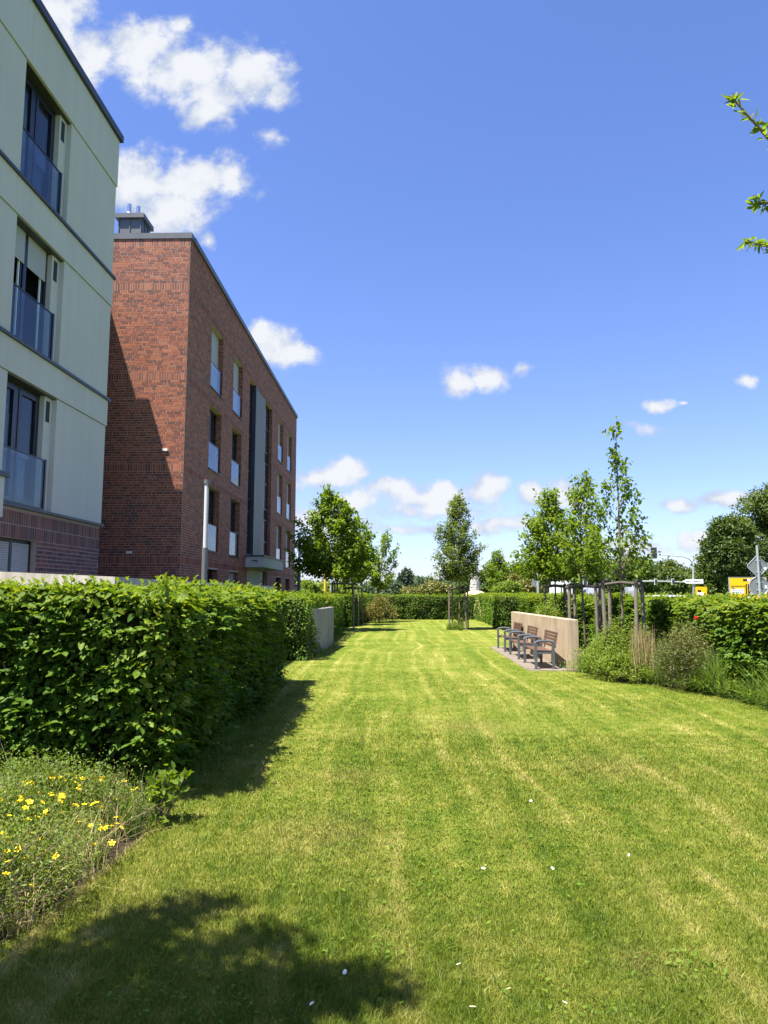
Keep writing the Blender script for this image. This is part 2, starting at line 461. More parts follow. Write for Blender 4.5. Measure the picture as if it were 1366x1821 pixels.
class MB:
    def __init__(s): s.V = []; s.F = []
    def add(s, vs, fs):
        b = len(s.V); s.V += [tuple(v) for v in vs]; s.F += [tuple(i + b for i in f) for f in fs]; return s
    def box(s, x0, y0, z0, x1, y1, z1):
        v = [(x0, y0, z0), (x1, y0, z0), (x1, y1, z0), (x0, y1, z0), (x0, y0, z1), (x1, y0, z1), (x1, y1, z1), (x0, y1, z1)]
        return s.add(v, [(0, 3, 2, 1), (4, 5, 6, 7), (0, 1, 5, 4), (1, 2, 6, 5), (2, 3, 7, 6), (3, 0, 4, 7)])
    def bbox(s, x0, y0, z0, x1, y1, z1, b=.006):            # box with bevelled vertical-plane edges
        return s.prism([(x0 + b, y0), (x1 - b, y0), (x1, y0 + b), (x1, y1 - b), (x1 - b, y1), (x0 + b, y1), (x0, y1 - b), (x0, y0 + b)], z0, z1)
    def prism(s, poly, z0, z1):
        n = len(poly)
        v = [(x, y, z0) for x, y in poly] + [(x, y, z1) for x, y in poly]
        f = [tuple(range(n))[::-1], tuple(range(n, 2 * n))] + [(i, (i + 1) % n, n + (i + 1) % n, n + i) for i in range(n)]
        return s.add(v, f)
    def quad(s, a, b, c, d): return s.add([a, b, c, d], [(0, 1, 2, 3)])
    def tube(s, pts, rad, n=8, cap=True):
        pts = [Vector(p) for p in pts]
        if not hasattr(rad, '__len__'): rad = [rad] * len(pts)
        vs = []; prev = None
        for i, p in enumerate(pts):
            t = (pts[min(i + 1, len(pts) - 1)] - pts[max(i - 1, 0)]).normalized()
            if prev is None:
                a = t.orthogonal().normalized()
            else:
                a = (prev - t * prev.dot(t)).normalized()
            prev = a; b = t.cross(a)
            for k in range(n):
                th = 2 * math.pi * k / n
                vs.append(p + (a * math.cos(th) + b * math.sin(th)) * rad[i])
        fs = []
        for i in range(len(pts) - 1):
            for k in range(n):
                fs.append((i * n + k, i * n + (k + 1) % n, (i + 1) * n + (k + 1) % n, (i + 1) * n + k))
        if cap:
            fs.append(tuple(range(n))[::-1]); fs.append(tuple(range((len(pts) - 1) * n, len(pts) * n)))
        return s.add(vs, fs)
    def obox(s, c, u, v, w, hu, hv, hw):
        c, u, v, w = Vector(c), Vector(u), Vector(v), Vector(w)
        vs = [c + u * hu * a + v * hv * b + w * hw * d for d in (-1, 1) for (a, b) in ((-1, -1), (1, -1), (1, 1), (-1, 1))]
        return s.add(vs, [(0, 3, 2, 1), (4, 5, 6, 7), (0, 1, 5, 4), (1, 2, 6, 5), (2, 3, 7, 6), (3, 0, 4, 7)])
    def build(s, name, mat, parent=None, org=(0, 0, 0), smooth=False, loc=None):
        me = bpy.data.meshes.new(name)
        me.from_pydata([(x - org[0], y - org[1], z - org[2]) for x, y, z in s.V], [], s.F)
        if smooth: me.polygons.foreach_set('use_smooth', [True] * len(me.polygons))
        me.update()
        return link(name, me, mat, parent, loc)


def thing(name, label, cat, loc=(0, 0, 0), group=None, rz=0.):
    o = bpy.data.objects.new(name, None); COL.objects.link(o)
    o.location = loc; o.rotation_euler = (0, 0, rz); o.empty_display_size = .2
    o['label'] = label; o['category'] = cat
    if group: o['group'] = group
    return o


def tag(o, label, cat, group=None):
    o['label'] = label; o['category'] = cat
    if group: o['group'] = group
    return o


def struct(o): o['kind'] = 'structure'; return o
def stuff(o): o['kind'] = 'stuff'; return o


def copy_tree(o, parent=None):
    c = o.copy(); COL.objects.link(c)
    if parent is not None: c.parent = parent
    for ch in list(o.children): copy_tree(ch, c)
    return c


def norm(a): return a / np.maximum(np.linalg.norm(a, axis=-1, keepdims=True), 1e-9)


def leaf_arrays(P, A, N, L, W, hexa=True, fold=.18, droop=.15):
    """leaf blades: P base points, A direction, N normal, L length, W width (fraction of L)"""
    A = norm(A); B = norm(np.cross(N, A)); C = np.cross(A, B)
    L = L[:, None]; W = (L * W[:, None]) if hasattr(W, '__len__') else L * W
    if hexa:
        tpl = [(0, 0, 0), (.32, .5, fold), (.72, .36, fold * .4), (1, 0, -droop), (.72, -.36, fold * .4), (.32, -.5, fold)]
        V = np.stack([P + A * L * u + B * W * v + C * W * (w if u != 1 else w) for u, v, w in tpl], 1)
        n = len(P); base = (np.arange(n) * 6)[:, None]
        lo = (base + np.array([0, 3, 2, 1, 0, 5, 4, 3])).ravel()
        return V.reshape(-1, 3), lo, np.full(2 * n, 4)
    tpl = [(0, 0, 0), (.45, .5, fold), (1, 0, -droop), (.45, -.5, fold)]
    V = np.stack([P + A * L * u + B * W * v + C * W * w for u, v, w in tpl], 1)
    n = len(P); base = (np.arange(n) * 4)[:, None]
    lo = (base + np.array([0, 2, 1, 0, 3, 2])).ravel()
    return V.reshape(-1, 3), lo, np.full(2 * n, 3)


def leaves_obj(name, P, A, N, L, W, mat, parent=None, hexa=True, org=(0, 0, 0), **kw):
    V, lo, sz = leaf_arrays(P - np.array(org), A, N, L, W, hexa, **kw)
    return link(name, fast_mesh(name, V, lo, sz), mat, parent)


def sines(seed, nf=7, f0=.8, f1=6.):
    r = np.random.default_rng(seed)
    k = r.normal(size=(nf, 3)); k = norm(k) * r.uniform(f0, f1, (nf, 1)); ph = r.uniform(0, 6.28, nf); am = 1 / np.linalg.norm(k, axis=1) ** .6
    am /= am.sum()
    return lambda P: (np.sin(P @ k.T + ph) * am).sum(1)


# ------------------------------------------------------------------ ground
g = MB()
g.quad((-1500, -300, -.012), (1500, -300, -.012), (1500, 3000, -.012), (-1500, 3000, -.012))
struct(g.build('ground', m_field))
LEFT = [(-4, -4.2), (0, -4.2), (3.2, -3.2), (3.4, -2.0), (4.3, -1.88), (5.2, -1.82), (6.1, -1.95), (13.9, -2.28), (14.0, -3.4), (18.45, -3.4), (18.5, -2.4), (23.6, -2.2), (24, -2.6), (31.5, -2.9), (36, -2.9), (36.4, -2.4), (46.2, -1.7)]
RIGHT = [(-4, 6), (9, 5.8), (12, 5.55), (13.7, 4.95), (15.5, 4.1), (16.15, 3.95), (16.25, 2.95), (23.2, 2.95), (23.3, 4.2), (30, 4.7), (46.2, 5.05)]
lw = MB()
lw.add([(x, y, 0) for y, x in RIGHT] + [(x, y, 0) for y, x in LEFT[::-1]], [tuple(range(len(RIGHT) + len(LEFT)))])
struct(lw.build('lawn', m_lawn))
bd = MB(); bd.add([(x, y, -.004) for x, y in [(2.9, 16.2), (3.9, 16.0), (4.0, 15.6), (4.95, 13.7), (5.5, 12), (5.8, 9), (7.0, 9), (7.0, 34), (4.0, 34)]], [tuple(range(9))])
struct(bd.build('planting_bed', m_soil))
bd = MB(); bd.add([(x, y, -.004) for x, y in [(-6.9, 2.8), (-2.05, 2.9), (-1.86, 4.3), (-1.8, 5.2), (-1.9, 6.3), (-2.2, 14.2), (-6.9, 14.2)]], [tuple(range(7))])
struct(bd.build('flower_bed', m_soil))
rd = MB(); rd.quad((-40, 62, -.006), (160, 52, -.006), (160, 66, -.006), (-40, 76, -.006))
struct(rd.build('road', m_asphalt))


def lawn_blades():
    N = 760000
    a, b, q = 2.75, 46., -1.55
    u = rng.random(N)
    y = (a ** (q + 1) + u * (b ** (q + 1) - a ** (q + 1))) ** (1 / (q + 1))
    x = rng.uniform(-.60, .575, N) * (y + .15)
    ly = np.array(LEFT); ry = np.array(RIGHT)
    ok = (x > np.interp(y, ly[:, 0], ly[:, 1]) - .03) & (x < np.interp(y, ry[:, 0], ry[:, 1]) + .03)
    x, y = x[ok], y[ok]
    n = len(x)
    w = np.clip(.0008 * y, .0024, .010) * rng.uniform(.7, 1.3, n)
    clump = sines(3, 9, 1.5, 9)(np.stack([x, y, 0 * x], 1))
    h = rng.uniform(.012, .030, n) * (1 + .45 * clump) * np.clip(1.25 - y * .012, .8, 1.2)
    th = rng.uniform(0, 6.283, n); ln = rng.normal(0, .8, n)
    la = rng.uniform(0, 6.283, n)
    base = np.stack([x, y, np.full(n, -.003)], 1)
    wd = np.stack([np.cos(th), np.sin(th), 0 * x], 1) * w[:, None]
    lean = np.stack([np.cos(la), np.sin(la), 0 * x], 1)
    mid = base + lean * (h * ln * .25)[:, None] + np.array([0, 0, 1.]) * (h * .6)[:, None]
    tip = base + lean * (h * ln)[:, None] + np.array([0, 0, 1.]) * h[:, None]
    near = y < 9
    V1 = np.stack([base - wd * .5, base + wd * .5, mid + wd * .42, mid - wd * .42, tip], 1)[near]
    n1 = len(V1)
    b1 = (np.arange(n1) * 5)[:, None]
    lo1 = (b1 + np.array([0, 1, 2, 3, 3, 2, 4])).ravel(); s1 = np.tile([4, 3], n1)
    V2 = np.stack([base - wd * .5, base + wd * .5, tip], 1)[~near]
    n2 = len(V2)
    lo2 = np.arange(n2 * 3) + n1 * 5
    me = fast_mesh('grass', np.concatenate([V1.reshape(-1, 3), V2.reshape(-1, 3)]), np.concatenate([lo1, lo2]), np.concatenate([s1, np.full(n2, 3)]))
    o = link('grass', me, m_blade)
    stuff(tag(o, 'short mown green grass covering the lawn', 'grass'))


lawn_blades()

# ------------------------------------------------------------------ brickwork


def cut(iv, holes):
    out = [iv]
    for a, b in holes:
        nx = []
        for p, q in out:
            if b <= p or a >= q: nx.append((p, q)); continue
            if a > p: nx.append((p, a))
            if b < q: nx.append((b, q))
        out = nx
    return out


def brick_rects(u0, u1, z0, z1, bands, openings):
    """rectangles (ua, ub, za, zb) of single bricks; bands = heights of upright soldier rows"""
    J = .0118; C = 1 / 12.
    rects = []
    lim = sorted(bands)
    segs = []; cur = z0
    for a, b in lim:
        if b <= z0 or a >= z1: continue
        if a > cur: segs.append((cur, a, 0))
        segs.append((max(a, z0), min(b, z1), 1)); cur = b
    if cur < z1: segs.append((cur, z1, 0))
    row = 0
    for a, b, sol in segs:
        if sol:
            za, zb = a + J / 2, b - J / 2
            holes = [(o[0], o[1]) for o in openings if o[2] < zb - .02 and o[3] > za + .02]
            n = int((u1 - u0) / C)
            p = (u1 - u0) / n
            for i in range(n):
                for s, t in cut((u0 + i * p + J / 2, u0 + (i + 1) * p - J / 2), holes):
                    if t - s > .02: rects.append((s, t, za, zb))
        else:
            nr = max(1, round((b - a) / C)); ph = (b - a) / nr
            for r in range(nr):
                za, zb = a + r * ph + J / 2, a + (r + 1) * ph - J / 2
                holes = [(o[0], o[1]) for o in openings if o[2] < zb - .02 and o[3] > za + .02]
                u = u0 - (0.125 if row % 2 else 0) - (.06 if row % 3 == 0 else 0); k = row % 4
                while u < u1:
                    ln = .25 if (k % 4) else .125     # wild bond: headers among stretchers
                    k += 1
                    s, t = max(u + J / 2, u0 + J / 2), min(u + ln - J / 2, u1 - J / 2)
                    u += ln
                    if t - s < .03: continue
                    for s2, t2 in cut((s, t), holes):
                        if t2 - s2 > .025: rects.append((s2, t2, za, zb))
                row += 1
    return rects


def brick_mesh(name, rects, P0, U, N, mat, parent, out=.003, back=.01):
    """rects set into a wall through P0, along U (horizontal), facing N"""
    r = np.array(rects); n = len(r)
    P0, U, N = np.array(P0, float), np.array(U, float), np.array(N, float)
    jit = rng.normal(0, .0006, n)
    def pt(uc, zc, off): return P0 + U * r[:, uc:uc + 1] + np.array([0, 0, 1.]) * r[:, zc:zc + 1] + N * (off + jit * (off > 0))[:, None]
    f = np.full(n, out); bk = np.full(n, -back)
    V = np.stack([pt(0, 2, bk), pt(1, 2, bk), pt(1, 3, bk), pt(0, 3, bk), pt(0, 2, f), pt(1, 2, f), pt(1, 3, f), pt(0, 3, f)], 1)
    fc = np.array([4, 5, 6, 7, 0, 1, 5, 4, 1, 2, 6, 5, 2, 3, 7, 6, 3, 0, 4, 7])
    if np.dot(np.cross(U, [0, 0, 1.]), N) < 0: fc = fc[::-1]
    lo = ((np.arange(n) * 8)[:, None] + fc).ravel()
    me = fast_mesh(name, V.reshape(-1, 3), lo, np.full(5 * n, 4)); me.shade_flat()
    return link(name, me, mat, parent)


BR_CACHE = {}


def brick_parts(rects, P0, U, N, mat, parent, out=.003):
    """single bricks as objects that share mesh data by size"""
    P0, U, N = Vector(P0), Vector(U), Vector(N)
    for (a, b, c, d) in rects:
        key = (round(b - a, 3), round(d - c, 3), tuple(round(q, 2) for q in (*U, *N)), mat.name)
        me = BR_CACHE.get(key)
        if me is None:
            m = MB(); hu, hz = (b - a) / 2, (d - c) / 2; bv = .002
            u, z, nn = U, Vector((0, 0, 1)), N
            bk = [-.01 * nn + u * s * hu + z * t * hz for s, t in ((-1, -1), (1, -1), (1, 1), (-1, 1))]
            fr = [out * nn + u * s * (hu - bv) + z * t * (hz - bv) for s, t in ((-1, -1), (1, -1), (1, 1), (-1, 1))]
            md = [(out - bv) * nn + u * s * hu + z * t * hz for s, t in ((-1, -1), (1, -1), (1, 1), (-1, 1))]
            fs = [(8, 9, 10, 11)]
            for i in range(4):
                j = (i + 1) % 4
                fs += [(i, j, 4 + j, 4 + i), (4 + i, 4 + j, 8 + j, 8 + i)]
            m.add(bk + md + fr, fs)
            me = bpy.data.meshes.new('brick'); me.from_pydata(m.V, [], m.F); me.update(); me.materials.append(mat)
            BR_CACHE[key] = me
        o = bpy.data.objects.new('brick', me); COL.objects.link(o); o.parent = parent
        o.location = P0 + U * (a + b) / 2 + Vector((0, 0, (c + d) / 2)) + N * random.gauss(0, .0006)


def wall_sheet(mb, x, y0, y1, z0, z1, openings, depth):
    """a wall face at x, facing +x, pierced by openings (ya, yb, za, zb) with reveals of the given depth"""
    ys = sorted({y0, y1, *[o[0] for o in openings], *[o[1] for o in openings]})
    zs = sorted({z0, z1, *[o[2] for o in openings], *[o[3] for o in openings]})
    ys = [q for q in ys if y0 <= q <= y1]; zs = [q for q in zs if z0 <= q <= z1]
    for i in range(len(ys) - 1):
        for j in range(len(zs) - 1):
            yc, zc = (ys[i] + ys[i + 1]) / 2, (zs[j] + zs[j + 1]) / 2
            if any(o[0] < yc < o[1] and o[2] < zc < o[3] for o in openings): continue
            mb.quad((x, ys[i], zs[j]), (x, ys[i + 1], zs[j]), (x, ys[i + 1], zs[j + 1]), (x, ys[i], zs[j + 1]))
    for (a, b, c, d) in openings:
        xi = x - depth
        mb.quad((x, a, c), (x, a, d), (xi, a, d), (xi, a, c)); mb.quad((x, b, c), (xi, b, c), (xi, b, d), (x, b, d))
        mb.quad((x, a, d), (x, b, d), (xi, b, d), (xi, a, d)); mb.quad((x, a, c), (xi, a, c), (xi, b, c), (x, b, c))


# ------------------------------------------------------------------ white building
WY0, WY1 = 10.8, 16.45
XF = -7.0
wb = thing('white_apartment_building', 'pale grey-green plastered apartment building with dark cornices at the left edge', 'building', (XF, WY1, 0))
WO = (XF, WY1, 0)
op_y = (12.2, 14.05)
storeys = [(3.34, 5.68, 6.30), (6.36, 8.65, 9.36), (9.42, 11.74, 12.97)]
for i, (za, zj, zt) in enumerate(storeys):
    m = MB()
    wall_sheet(m, XF, WY0, WY1, za, zj, [(op_y[0], op_y[1], za, zj)], .24)
    m.V = [v for v in m.V]
    m.quad((XF, WY1, za), (XF - 12, WY1, za), (XF - 12, WY1, zj), (XF, WY1, zj))
    m.quad((XF, WY0, za), (XF, WY0, zj), (XF - 12, WY0, zj), (XF - 12, WY0, za))
    m.build('wall_panel', m_plaster, wb, WO)
    m = MB()                                    # spandrel band above the window heads, 25 mm proud
    m.box(XF - 12, WY0 - .025, zj + .012, XF + .025, WY1 + .025, zt)
    m.build('wall_band', m_plaster, wb, WO)
    m = MB(); m.box(XF - 11.9, WY0 - .01, zj - .02, XF - .02, WY1 + .008, zj + .012)
    m.build('shadow_joint', m_anthr, wb, WO)
    if i < 2:
        m = MB(); m.box(XF - 12.05, WY0 - .07, zt, XF + .075, WY1 + .075, zt + .058)
        m.build('cornice', m_anthr, wb, WO)
m = MB(); m.box(XF - 12.08, WY0 - .1, 12.972, XF + .10, WY1 + .10, 13.14); m.build('roof_coping', m_anthr, wb, WO)
m = MB(); m.box(XF - 12.03, WY0 - .05, 3.285, XF + .05, WY1 + .05, 3.338); m.build('cornice', m_anthr, wb, WO)
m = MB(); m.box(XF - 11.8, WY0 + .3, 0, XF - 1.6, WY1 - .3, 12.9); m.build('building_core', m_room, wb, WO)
# floors between the storeys, seen only through glass
for z in (3.1, 6.15, 9.2):
    m = MB(); m.box(XF - 1.6, WY0 + .3, z, XF - .26, WY1 - .3, z + .22); m.build('floor_slab', m_room, wb, WO)


def white_window(za, zj, kind):
    a, b = op_y; bw = 13.74                       # the window itself ends at 13.74, then a plastered jamb
    x = XF - .20
    f = MB()
    fw = .075
    for (p, q) in ((a, a + fw), (12.86, 12.97), (bw - fw, bw)): f.box(x - .06, p, za, x, q, zj)
    f.box(x - .06, a + fw, zj - .09, x, 12.86, zj); f.box(x - .06, 12.97, zj - .09, x, bw - fw, zj)
    f.box(x - .06, a + fw, za, x, 12.86, za + .09); f.box(x - .06, 12.97, za, x, bw - fw, za + .09)
    w = f.build('window', m_frame, wb, WO)
    sashes = [(a + fw, 12.86), (12.97, bw - fw)]
    for k, (p, q) in enumerate(sashes):
        s = MB(); sw = .085; zb, zt = za + .09, zj - .09
        xs = x + .012
        s.box(xs - .06, p, zb, xs, p + sw, zt); s.box(xs - .06, q - sw, zb, xs, q, zt)
        s.box(xs - .06, p + sw, zb, xs, q - sw, zb + sw); s.box(xs - .06, p + sw, zt - sw, xs, q - sw, zt)
        if not (kind == 1):
            s.build('sash', m_frame, w, WO)
            pn = MB(); pn.box(x - .035, p + sw, zb + sw, x - .025, q - sw, zt - sw); pn.build('pane', m_pane, w, WO)
        else:                                      # opened inwards, seen edge-on
            s2 = MB(); s2.box(x - .62, q - .07, zb, x - .02, q - .01, zt); s2.build('open_sash', m_frame, w, WO)
            s2 = MB(); s2.box(x - .05, q - .13, zb + .02, x - .02, q - .10, zt); s2.build('sash_edge', m_white, w, WO)
            sh = MB(); n = 12; z1 = zj - .02; h = .62 / n
            for r in range(n): sh.box(x - .002, p + .004, z1 - (r + 1) * h + .006, x + .012, q - .004, z1 - r * h)
            sh.build('roller_shutter', m_shutter, w, WO)
    c = MB()
    if kind == 0:
        c.box(x - .42, 13.2, za, x - .40, 13.62, zj); c.build('curtain', m_curtain, w, WO)
    elif kind == 1:
        yy = np.linspace(13.15, 13.6, 14)
        for i in range(13): c.quad((x - .5 + .03 * (i % 2), yy[i], za), (x - .5 + .03 * ((i + 1) % 2), yy[i + 1], za), (x - .5 + .03 * ((i + 1) % 2), yy[i + 1], zj), (x - .5 + .03 * (i % 2), yy[i], zj))
        c.build('curtain', m_curtain, w, WO)
    else:
        for r in range(34):
            z = za + .12 + r * .052
            c.box(x - .13, 12.28, z, x - .11, 12.85, z + .045)
        c.build('blind', m_blind, w, WO)
        c = MB(); c.box(x - .25, 13.05, za + .1, x - .23, 13.5, zj - .55); c.build('curtain', m_curtain, w, WO)
    j = MB(); j.box(XF - .235, bw, za + .001, XF - .10, b - .001, zj - .001); j.build('jamb_panel', m_plaster, wb, WO)
    v = MB(); v.box(XF - .10, bw + .07, zj - .52, XF - .088, bw + .20, zj - .1); v.build('vent', m_black, wb, WO)
    # glass balustrade in front of the opening
    zb = za + 1.0
    gl = MB(); gl.box(XF - .055, a + .01, za + .05, XF - .040, bw + .02, zb); bal = gl.build('balustrade', m_balu, wb, WO)
    r_ = MB(); r_.box(XF - .062, a + .005, zb, XF - .033, bw + .02, zb + .022); r_.build('rail', m_frame, bal, WO)
    r_ = MB(); r_.box(XF - .085, bw + .021, za + .02, XF - .025, bw + .075, zb + .03); r_.build('post', m_frame, bal, WO)
    r_ = MB(); r_.box(XF - .08, a + .005, za + .004, XF - .02, bw + .02, za + .048); r_.build('bottom_rail', m_frame, bal, WO)


for k, (za, zj, zt) in enumerate(storeys[::-1]): white_window(za, zj, k)
# brick base with its shuttered window
m = MB(); BZ = 3.284
base_open = [(12.0, 13.62, .9, 2.73)]
wall_sheet(m, XF - .03, WY0, WY1, 0, BZ, base_open, .2)
m.quad((XF - .03, WY1, 0), (XF - 12, WY1, 0), (XF - 12, WY1, BZ), (XF - .03, WY1, BZ))
m.quad((XF - .03, WY0, 0), (XF - .03, WY0, BZ), (XF - 12, WY0, BZ), (XF - 12, WY0, 0))
m.build('brick_base_wall', m_mortar_d, wb, WO)
rc = brick_rects(WY0, WY1, 0., 3.25, [(2.98, 3.23), (2.73, 2.98)], base_open)
BP0 = (XF - .03 - WO[0], -WO[1], 0)
vis = [r for r in rc if r[0] > 12.1 and r[2] > 1.9]
hid = [r for r in rc if not (r[0] > 12.1 and r[2] > 1.9)]
vis.sort(key=lambda r: -r[2]); hid += vis[298:]; vis = vis[:298]
brick_parts(vis, BP0, (0, 1, 0), (1, 0, 0), m_brick_dark, wb)
stuff(brick_mesh('brickwork', hid, BP0, (0, 1, 0), (1, 0, 0), m_brick_dark, wb))
f = MB(); x = XF - .17
for p, q in ((12.0, 12.05), (12.86, 12.95), (13.56, 13.62)): f.box(x - .05, p, .9, x + .02, q, 2.73)
f.box(x - .05, 12.05, 2.68, x + .018, 12.86, 2.73); f.box(x - .05, 12.95, 2.68, x + .018, 13.56, 2.73)
sw = f.build('window', m_frame, wb, WO)
for p, q in ((12.05, 12.86), (12.95, 13.56)):
    s = MB()
    for r in range(42):
        z = 2.67 - r * .042
        s.add([(x + .0, p, z), (x + .0, q, z), (x + .012, q, z - .012), (x + .012, p, z - .012), (x + .012, q, z - .036), (x + .012, p, z - .036), (x, q, z - .041), (x, p, z - .041)],
              [(0, 3, 2, 1), (3, 5, 4, 2), (5, 7, 6, 4)])
    s.build('shutter', m_shutter, sw, WO)
# balcony block that shows at the very edge of the frame
m = MB(); m.box(XF + .01, WY0 - .2, 2.95, XF + .62, 11.22, 3.60); m.build('balcony_parapet', m_plaster, wb, WO)
m = MB(); m.box(XF + .012, WY0 - .24, 3.602, XF + .67, 11.28, 3.68); m.build('balcony_coping', m_anthr, wb, WO)
# added stepped blocks, unseen behind the front block, shaped to shade the brick gable
for (x1, y1, h) in ((-10.5, 22.48, 13.8), (-9.4, 21.65, 11.68), (-8.95, 20.9, 11.6)):
    m = MB(); m.box(-19, WY1 + .03, 0, x1, y1, h - .15); m.build('gable_shade_block', m_plaster, wb, WO)
    m = MB(); m.box(-19.02, WY1 + .032, h - .149, x1 + .02, y1 + .02, h); m.build('shade_block_coping', m_anthr, wb, WO)

# ------------------------------------------------------------------ brick building
GY0, GY1, GZ = 22.6, 47.5, 13.6
bb = thing('brick_apartment_building', 'four storey red brick apartment building with flat roof and tall windows', 'building', (XF, GY0, 0))
BO = (XF, GY0, 0)
opens = []
cols = [(25.55, 27.3), (29.12, 30.87), (40.3, 42.05), (43.75, 45.45)]
rows = [(3.25, 5.65), (6.30, 8.70), (9.37, 11.8)]
for (a, b) in cols:
    for (c, d) in rows: opens.append((a, b, c, d))
    opens.append((a + .02, b - .02, 1.35, 2.6))
STRIP = (32.4, 38.3, 3.5, 11.8)
DOOR = (32.6, 37.6, 0.05, 2.82)
opens += [STRIP, DOOR]
BANDS = [(2.65, 2.9), (5.65, 5.9), (8.70, 8.95), (11.8, 12.05), (13.35, 13.6)]
DEP = .26
m = MB(); wall_sheet(m, XF, GY0, GY1, 0, GZ, opens, DEP)
m.quad((XF, GY0, 0), (XF, GY0, GZ), (-12.5, GY0, GZ), (-12.5, GY0, 0))
m.quad((XF, GY1, 0), (-19, GY1, 0), (-19, GY1, GZ), (XF, GY1, GZ))
m.build('wall', m_mortar, bb, BO)
m = MB(); m.quad((-12.5, GY0, 0), (-12.5, GY0, GZ), (-19, GY0, GZ), (-19, GY0, 0)); m.build('side_wall', brick_tex(), bb, BO)
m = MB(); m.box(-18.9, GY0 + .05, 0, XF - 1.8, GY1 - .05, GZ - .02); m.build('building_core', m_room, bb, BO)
for z in (2.95, 6.02, 9.08, 12.1):
    m = MB(); m.box(XF - 1.8, GY0 + .1, z, XF - DEP - .12, GY1 - .1, z + .2); m.build('floor_slab', m_room, bb, BO)
fac = brick_rects(GY0 + .013, GY1, 0, GZ, BANDS, opens)
stuff(brick_mesh('facade_brickwork', fac, (0, -GY0, 0), (0, 1, 0), (1, 0, 0), m_brick, bb))
gab = brick_rects(0, 5.5, 0, GZ, BANDS, [])          # u runs to -x from the corner
def gvis(r): return r[1] < 2.62 and r[2] > 2.0
gv = sorted([r for r in gab if gvis(r) and r[2] > 8.9], key=lambda r: -(r[1] - r[0]) * (r[3] - r[2]) - .0005 * r[2])[:300]
gs = set(gv)
brick_parts(gv, (0, 0, 0), (-1, 0, 0), (0, -1, 0), m_brick, bb)
stuff(brick_mesh('gable_brickwork', [r for r in gab if r not in gs], (0, 0, 0), (-1, 0, 0), (0, -1, 0), m_brick, bb))
# bricks that line the far reveals of the openings (face -y)
rv = []
for (a, b, c, d) in opens:
    if (a, b, c, d) == DOOR: continue
    rr = brick_rects(0, DEP - .02, c, d, [], [])
    rv.append(((b, c), rr))
allV = MB()
for (b, c), rr in rv:
    for (p, q, s, t) in rr: allV.box(XF - q, b - .009, s, XF - p, b + .002, t)
stuff(allV.build('reveal_brickwork', m_brick, bb, BO))
m = MB(); m.box(-19.1, GY0 - .03, GZ + .002, XF + .05, GY0 + .3, GZ + .20); m.box(XF - .3, GY0 + .3, GZ + .002, XF + .07, GY1 + .06, GZ + .20)
m.box(-19.1, GY0 + .3, GZ + .002, XF - .3, GY1 + .06, GZ + .12)
m.build('roof_coping', m_zinc, bb, BO)


def brick_window(a, b, c, d, kind):
    x = XF - DEP + .05
    f = MB(); fw = .07; mid = a + (b - a) * .5
    for p, q in ((a, a + fw), (mid - .05, mid + .05), (b - fw, b)): f.box(x - .08, p, c, x, q, d)
    for p, q in ((a + fw, mid - .05), (mid + .05, b - fw)):
        f.box(x - .08, p, c, x, q, c + fw); f.box(x - .08, p, d - fw, x, q, d)
    w = f.build('window', m_frame, bb, BO)
    for p, q in ((a + fw, mid - .05), (mid + .05, b - fw)):
        pn = MB(); pn.box(x - .05, p, c + fw, x - .04, q, d - fw); pn.build('pane', m_pane, w, BO)
    if kind in (1, 3):
        bl = MB(); z = d - .02; lim = c + (.02 if kind == 1 else .9); n = int((z - lim) / .05)
        for r in range(n):
            bl.box(x + .004, a + .01, z - (r + 1) * .05 + .004, x + .016, b - .01, z - r * .05)
        bl.build('roller_shutter', m_shutter, w, BO)
    elif kind == 2:
        bl = MB(); bl.box(x - .3, a + .1, c, x - .28, a + .75, d); bl.build('curtain', m_curtain, w, BO)
    if d - c > 2:
        gl = MB(); gl.box(XF - .06, a + .02, c + .05, XF - .045, b - .02, c + 1.0)
        bal = gl.build('balustrade', m_balu, w, BO)
        r_ = MB(); r_.box(XF - .065, a + .004, c + 1.0, XF - .04, b - .004, c + 1.025); r_.box(XF - .075, b - .05, c + .02, XF - .035, b - .004, c + 1.0); r_.build('rail', m_frame, bal, BO)
    s = MB(); s.box(XF - DEP, a - .02, c - .035, XF + .045, b + .02, c + .004); s.build('sill', m_anthr, w, BO)


kinds = {(0, 0): 0, (0, 1): 2, (0, 2): 1, (1, 0): 0, (1, 1): 0, (1, 2): 1, (2, 0): 1, (2, 1): 1, (2, 2): 3, (3, 0): 1, (3, 1): 1, (3, 2): 3}
for i, (a, b) in enumerate(cols):
    for j, (c, d) in enumerate(rows): brick_window(a, b, c, d, kinds[(i, j)])
    brick_window(a + .02, b - .02, 1.35, 2.6, 1 if i == 1 else 0)
# tall stair window: taupe panel between two glazed strips
a, b, c, d = STRIP
m = MB(); m.box(XF - .2, 33.85, c + .01, XF - .02, 36.45, d - .005); stp = m.build('stair_panel', m_panel, bb, BO)
for p, q in ((32.42, 33.72), (36.5, 38.28)):
    f = MB(); x = XF - .16
    for u, v in ((p, p + .06), (q - .1, q)): f.box(x - .06, u, c + .01, x, v, d - .01)
    zz = [3.52, 4.4, 5.55, 6.15, 7.5, 8.6, 9.2, 10.5, 11.78]
    for z in zz: f.box(x - .06, p + .06, z - .03, x, q - .1, z + .03)
    w = f.build('window', m_frame, bb, BO)
    for k in range(len(zz) - 1):
        pn = MB(); pn.box(x - .03, p + .06, zz[k] + .03, x - .02, q - .1, zz[k + 1] - .03)
        pn.build('pane', m_room if k in (2, 5) else m_pane, w, BO)
f = MB(); f.box(XF - .25, 33.72, c + .01, XF + .03, 33.85, d - .006); f.build('panel_edge', m_anthr, bb, BO)
